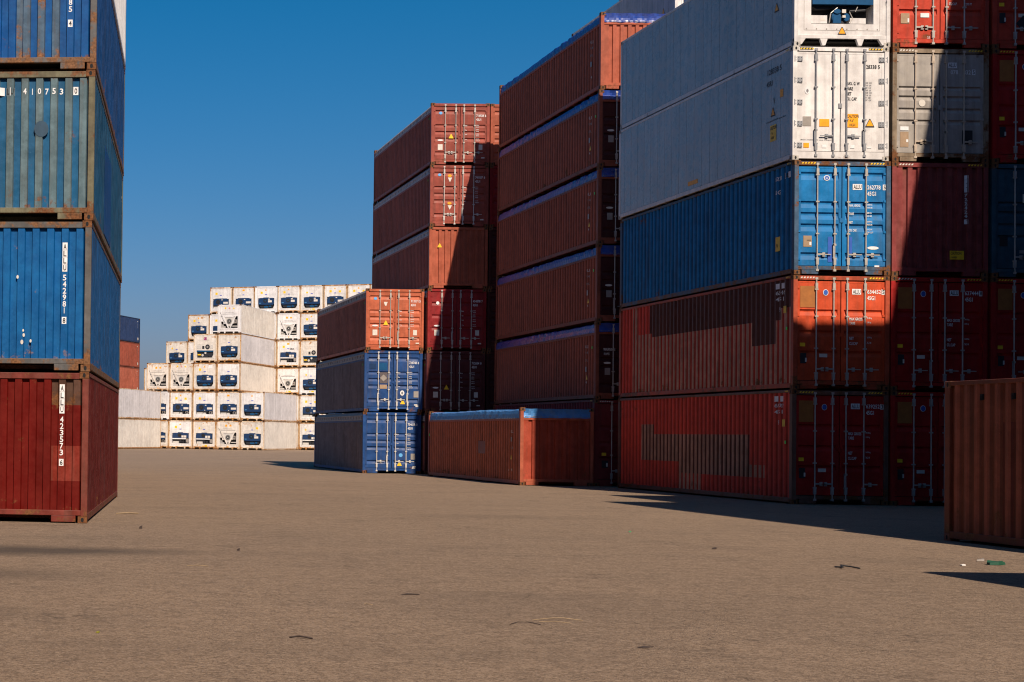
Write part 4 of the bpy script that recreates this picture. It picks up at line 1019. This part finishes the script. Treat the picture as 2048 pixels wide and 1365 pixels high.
for q, (x, y) in enumerate(((-5.6, 26.0), (-5.6, 12.8), (.10, 56.0), (.9, 69.3))):  # unseen stacks added on the left to darken the left-facing sides
    off(x, y, H6, 5, ('brown', ('in the added sky blocker beside the left edge stack', 'in the added sky blocker left of the camera, nearest', 'in the sky blocker added right behind the left edge stack', 'in the farther sky blocker added behind the left edge stack')[q]), brR)

# ================================================================== far block of white reefers
WYAW = .434; WO = Vector((23.184, 168.609)); wa = Vector((math.cos(WYAW), -math.sin(WYAW))); wd = Vector((math.sin(WYAW), math.cos(WYAW)))
whites = [paint('warm white', (.75, .735, .72), rust=.30, wear=.16, rough=.45, dirt=(.5, .36, .22), rustc=(.50, .27, .10), dent=.1),
          paint('cool white', (.78, .77, .77), rust=.10, wear=.06, rough=.45, dirt=(.5, .4, .3), rustc=(.5, .3, .15), dent=.1),
          paint('stained white', (.72, .68, .62), rust=.45, wear=.18, rough=.5, dirt=(.5, .33, .17), rustc=(.45, .22, .07), dent=.1)]
posts = [paint('yellowed post', (.55, .38, .22), rust=.85, wear=.5, dirt=(.35, .18, .07), rustc=(.35, .16, .05)), paint('cream post', (.66, .54, .40), rust=.65, wear=.4, dirt=(.4, .22, .1), rustc=(.4, .2, .07)), whites[1]]
sides = [paint('ivory side', (.80, .74, .66), rust=.15, wear=.14, dirt=(.45, .33, .22), rustc=(.4, .25, .12), dent=.1), paint('silver side', (.68, .66, .67), rust=.0, wear=.12, dirt=(.38, .33, .3), dent=.1)]
wcast = paint('rusty white casting', (.35, .22, .12), rust=.7, wear=.5)
oc = random.Random(5)
wlook = {'N': 'octagonal navy unit', 'F': 'round fan navy unit', 'H': 'half height navy unit', 'V': 'grey fan in V frame', 'K': 'blue strip unit'}
def wmarks(t, st, sd_):
    def fn(root, e, sf, rf, L, H):
        f = e; rr = random.Random(sd_); z = 2.2
        for i, c in enumerate(st):
            # stickers: y = square, t = triangle, d = diamond, b = maker badge, x = bottom triangle, T/R lettering
            if c == 't': sticker(f, tri(-.05, 2.50, .20), root, ORG, 'warning_triangle')
            if c == 'y': sticker(f, rect(-.62, -.38, 2.08, 2.32), root, YEL, 'yellow_sticker')
            if c == 'Y': sticker(f, rect(.36, .60, 2.06, 2.28), root, YEL, 'yellow_sticker')
            if c == 'o': sticker(f, rect(-.14, .12, 2.42, 2.60), root, ORG, 'yellow_sticker')
            if c == 'd': sticker(f, [(-.52, 2.0), (-.40, 2.12), (-.52, 2.24), (-.64, 2.12)], root, YEL, 'diamond_placard')
            if c == 'x': sticker(f, tri(0, .33, .20), root, ORG, 'warning_triangle')
            if c == 'w': sticker(f, rect(.05, .32, .22, .44), root, YEL, 'yellow_sticker'); sticker(f, tri(-.12, .33, .2), root, YEL, 'warning_triangle')
            if c == 'p': sticker(f, rect(.38, .78, 2.32, 2.66), root, WHITE, 'white_sticker')
            if c == 'T': sticker(f, rect(-.16, .14, 2.26, 2.56), root, plain('magenta vinyl', (.30, .03, .16), .5), 'red_sticker', text=[('T', -.10, 2.32, .18, WHITE)])
            if c == 's': sticker(f, rect(-.50, -.34, 2.45, 2.62), root, YEL, 'yellow_sticker'); sticker(f, tri(.45, 2.52, .2), root, YEL, 'warning_triangle'); sticker(f, rect(-.08, .08, 2.44, 2.6), root, plain('pink vinyl', (.6, .25, .25), .5), 'red_sticker')
            if c == 'v': sticker(f, rect(-.30, -.10, 2.30, 2.50), root, ORG, 'yellow_sticker'); sticker(f, rect(.14, .34, 2.32, 2.48), root, ORG, 'yellow_sticker')
        if t in 'NFH': sticker(f, ring(-.02, 2.0 if t != 'F' else 2.02, .13, .045), root, plain('badge blue', (.10, .12, .45), .5), 'maker_badge')
        it = []
        if 'e' in st: it.append((f, 'tex', .15, 1.88, .22, INK, False, .5))
        if t == 'V': it.append((f, 'REFRIGERATED', -.5, 2.05, .05, GREYINK, False, .95))
        it.append((f, '45R1', .62, 2.55, .06, GREYINK)); lettering(root, it)
    return fn
def wc(a, s, k, t, st, where, sidei=0, wi=None, L=L40):
    sd_ = int((a*7+s*13+k*31)) % 997; rr = random.Random(sd_)
    i = wi if wi is not None else rr.choice((0, 0, 1, 2))
    P = WO + wa*(a-hw) + wd*(s+rr.uniform(-.04, .04))
    container(P, WYAW, H9, L, 'reefer', whites[i], 'white reefer, %s, %s from ground, %s' % (wlook[t], ordn[k], where), end='unit', unit=t, z=T(H9, k), framem=posts[rr.choice((0, 1, 0)) if i != 1 else 2 if rr.random() < .5 else 1], sidem=sides[sidei],
              cast=wcast, seed=sd_, extra=wmarks(t, st, sd_), group='white reefers in the far block')
Pp = 2.49
fw = lambda n: 'the front row column %s' % n
# front row: columns a = right edge
cols = {
 0: [('N', 'Yx', 0), ('N', 'tp', 1)],                                                      # right of the five high column, two high
 -1: [('V', 'vx', 0), ('F', 'oy'[:1] + 'x', 0), ('N', 'p', 0), ('N', 'x', 1), ('V', 's', 0)],
 -2: [('H', 'dw', 0), ('F', 'yx', 0), ('N', 'tpy', 0), ('K', 'tT', 0)],
 -3: [('H', 'ty', 0), ('F', 'tyY', 0), ('V', 's', 0)],
 -4: [('F', 'y', 0), ('F', 'y', 0), ('V', 'vx', 0)]}
names_ = {0: 'two high front column', -1: 'five high front column', -2: 'four high front column', -3: 'three high front column', -4: 'leftmost front column'}
for c, lst in cols.items():
    for k, (t, st, si) in enumerate(lst):
        wc(c*Pp + (Pp if True else 0) - 0.0, 0, k, t, st, names_[c], sidei=(1 if (c == 0 and k == 1) or (c == -1 and k == 3) else 0))
for k in range(2): wc(-8.1, -12.75, k, 'F', 'y', 'pair with pale sides at far left', sidei=1 - (k == 0))
rear = {-12.44: 3, -9.95: 4, -7.46: 5, -4.97: 6, -2.46: 6, .05: 6, 2.54: 6, 5.0: 6, 7.5: 6, 10.0: 6}
rt = {(-9.95, 3): ('N', 'd'), (-7.46, 4): ('N', 'ty'), (-7.46, 3): ('F', ''), (-4.97, 5): ('F', 'y'), (-4.97, 4): ('H', 'y'), (-2.46, 5): ('F', 'o'), (.05, 5): ('N', 'ty'), (2.54, 5): ('N', 'ty'), (5.0, 5): ('N', 'dw'), (7.5, 5): ('F', 'tyY'), (10.0, 5): ('N', 'tyY'),
      (2.54, 4): ('V', 'vx'), (2.54, 3): ('H', 'oyex'), (2.54, 2): ('V', 'w'), (5.0, 4): ('N', 'ty'), (5.0, 3): ('K', ''), (5.0, 2): ('N', 'dw'), (5.0, 1): ('F', 'yYx'), (5.0, 0): ('H', 'dx')}
rn_ = ['outermost left', 'second from left', 'third from left', 'fourth from left', 'fifth from left', 'sixth from left', 'seventh from left', 'eighth from left', 'ninth from left', 'tenth from left']
for i, (a, n) in enumerate(rear.items()):
    for k in range(n):
        t, st = rt.get((a, k), (random.Random(i*9+k).choice('NNFHV'), random.Random(i*5+k).choice(('ty', 'yx', 'tx', 'dx'))))
        wc(a, 12.75, k, t, st, 'rear row, column %s' % rn_[i])

# far blue and brown stack at the left
fb = paint('far blue', (.008, .024, .075), rust=.1, wear=.2); fr_ = paint('far brown', (.20, .045, .026), rust=.2, wear=.3); fr2 = paint('far terracotta', (.26, .07, .042), rust=.2, wear=.35)
def mkF(root, e, sf, rf, L, H):
    lettering(root, [(rf, c, L/2-.8, 2.2-i*.2, .13, PAPER, False, .3) for i, c in enumerate('ALLU')]); sticker(rf, ring(L/2-.6, .45, .14, .16), root, PAPER, 'round_sticker')
for k, (mm, lab) in enumerate(((fr2, 'lowest brown container of the far left stack, hidden behind pale reefer sides'), (fr_, 'second container of the far left stack, hidden behind pale reefer sides'), (fr2, 'pale terracotta container right above the pale reefer sides at far left'),
        (fr_, 'brown container under the far blue one, left of the white reefers'), (fb, 'far blue container on top of the distant brown stack at left'))):
    P = Vector((14.1, 181.0)) - wd*L40 - wa*hw
    container(P, WYAW, H9 if k < 2 else H6+.05, L40, 'dry', mm, lab, end='door', z=[0, 2.9, 5.8, 8.45, 11.1][k], seed=200+k, extra=mkF)

# ================================================================== litter on the ground
def litter(name, x, y, pts, mat, label, cat, th=.012):
    pts = [(px*.7, py*.55) for px, py in pts]
    mb = MB(); z = .004; n = len(pts)
    mb.v += [(px, py, z) for px, py in pts] + [(px*.96, py*.96, z+th+(.02*((i*7) % 3))*th*20) for i, (px, py) in enumerate(pts)]
    mb.f.append(tuple(reversed(range(n)))); mb.m.append(0); mb.f.append(tuple(n+i for i in range(n))); mb.m.append(0)
    for i in range(n): mb.f.append((i, (i+1) % n, n+(i+1) % n, n+i)); mb.m.append(0)
    o = link(name, mb.mesh(name), [mat]); o.location = (x, y, 0); o['label'] = label; o['category'] = cat
def twig(name, x, y, pts, mat, label, cat, r=.006):
    mb = MB()
    for a, b in zip(pts, pts[1:]):
        mb.tube((a[0], a[1], a[2]+r), (b[0], b[1], b[2]+r), r, 0, 5)
    o = link(name, mb.mesh(name), [mat]); o.location = (x, y, 0); o['label'] = label; o['category'] = cat
GRN = plain('dark green rag', (.01, .07, .04), .7); BRK = plain('bark', (.05, .035, .03), .9); STR = plain('dry straw', (.30, .22, .13), .9); PLW = plain('white scrap', (.7, .68, .65), .7)

twig('twig', 2.30, 13.05, [(-.10, .04, 0), (-.03, .02, .012), (.02, -.01, .008), (.07, -.02, 0)], BRK, 'short dark twig left of centre in the foreground', 'twig', .007)
litter('dry_leaf', 4.82, 12.78, [(-.09, 0), (-.03, -.05), (.05, -.03), (.03, .02), (.12, .06), (.0, .05)], BRK, 'dark curled leaf right of centre in the foreground', 'leaf', .004)
twig('straw', 4.70, 14.60, [(-.16, .0, 0), (-.02, -.02, .02), (.10, .03, .02), (.28, .02, 0)], STR, 'forked pale straw above the dark curled leaf', 'straw', .0035)
twig('straw', 4.66, 14.42, [(-.10, .06, 0), (.02, .02, .01), (.14, -.02, 0)], STR, 'short pale straw lying against the forked one', 'straw', .003)
twig('twig', 4.38, 14.30, [(-.14, -.06, 0), (-.05, .03, .01), (.04, .04, .01), (.12, -.05, 0)], BRK, 'thin bent twig below the forked pale straw', 'twig', .004)
litter('bark_strip', 4.02, 16.80, [(-.16, -.06), (-.02, -.01), (.12, -.03), (.13, .03), (.02, .10), (-.05, .06)], BRK, 'dark bark strip near the centre of the lane', 'bark strip', .004)
twig('straw', 3.37, 15.75, [(-.03, .02, 0), (-.01, .03, .005), (.01, -.03, .005), (.04, -.03, 0)], STR, 'tiny pale curl left of the bark strip', 'straw', .003)
twig('straw', 2.27, 20.02, [(-.12, .02, 0), (0, .0, .01), (.13, -.02, 0)], STR, 'pale straw on the lane beside the dark stain', 'straw', .004)
twig('stick', 2.34, 32.49, [(-.22, .0, 0), (.0, .05, .015), (.2, -.06, .01)], STR, 'pale bent stick beside the deep red container', 'stick', .012)
litter('stone', 2.20, 27.65, [(-.03, -.05), (.04, -.04), (.05, .04), (-.02, .05)], BRK, 'dark stone right of the deep red container', 'stone', .03)
litter('stone', 3.13, 22.77, [(-.03, -.02), (.02, -.03), (.03, .02), (-.01, .03)], BRK, 'small black stone in the middle of the lane', 'stone', .02)
litter('rag', 12.90, 22.15, [(-.13, -.12), (.02, -.16), (.14, -.04), (.22, .0), (.10, .10), (-.06, .14), (-.12, .03)], GRN, 'dark green rag on the ground by the right edge', 'rag', .03)
litter('rag', 13.10, 22.82, [(-.09, -.08), (.05, -.09), (.10, .04), (-.02, .08)], GPLATE, 'small grey green scrap behind the dark green rag', 'rag', .02)
litter('paper_scrap', 12.37, 21.93, [(-.035, -.05), (.035, -.05), (.04, .05), (-.03, .05)], PLW, 'white paper scrap left of the dark green rag', 'scrap', .01)
twig('strap', 10.49, 21.19, [(-.08, .1, 0), (-.08, -.1, .01), (0, .12, .02), (.08, .06, .01), (.12, -.12, 0)], INK, 'looped black strap on the right half of the lane', 'strap', .010)
litter('dry_leaf', 10.24, 24.54, [(-.05, -.05), (.04, -.08), (.07, .02), (-.01, .08)], BRK, 'dark leaf farther back on the right half of the lane', 'leaf', .015)
litter('plastic_scrap', 10.57, 28.73, [(-.025, -.03), (.025, -.03), (.02, .03), (-.02, .03)], plain('sea green scrap', (.03, .30, .12), .6), 'bright green scrap in front of the long ground shadow', 'scrap', .01)
litter('dry_leaf', .73, 13.24, [(-.02, -.03), (.01, -.05), (.025, .0), (.0, .04)], plain('lime leaf', (.25, .24, .02), .7), 'small yellow green leaf at lower left', 'leaf', .006)
COL.objects.unlink(_fo); bpy.data.objects.remove(_fo)
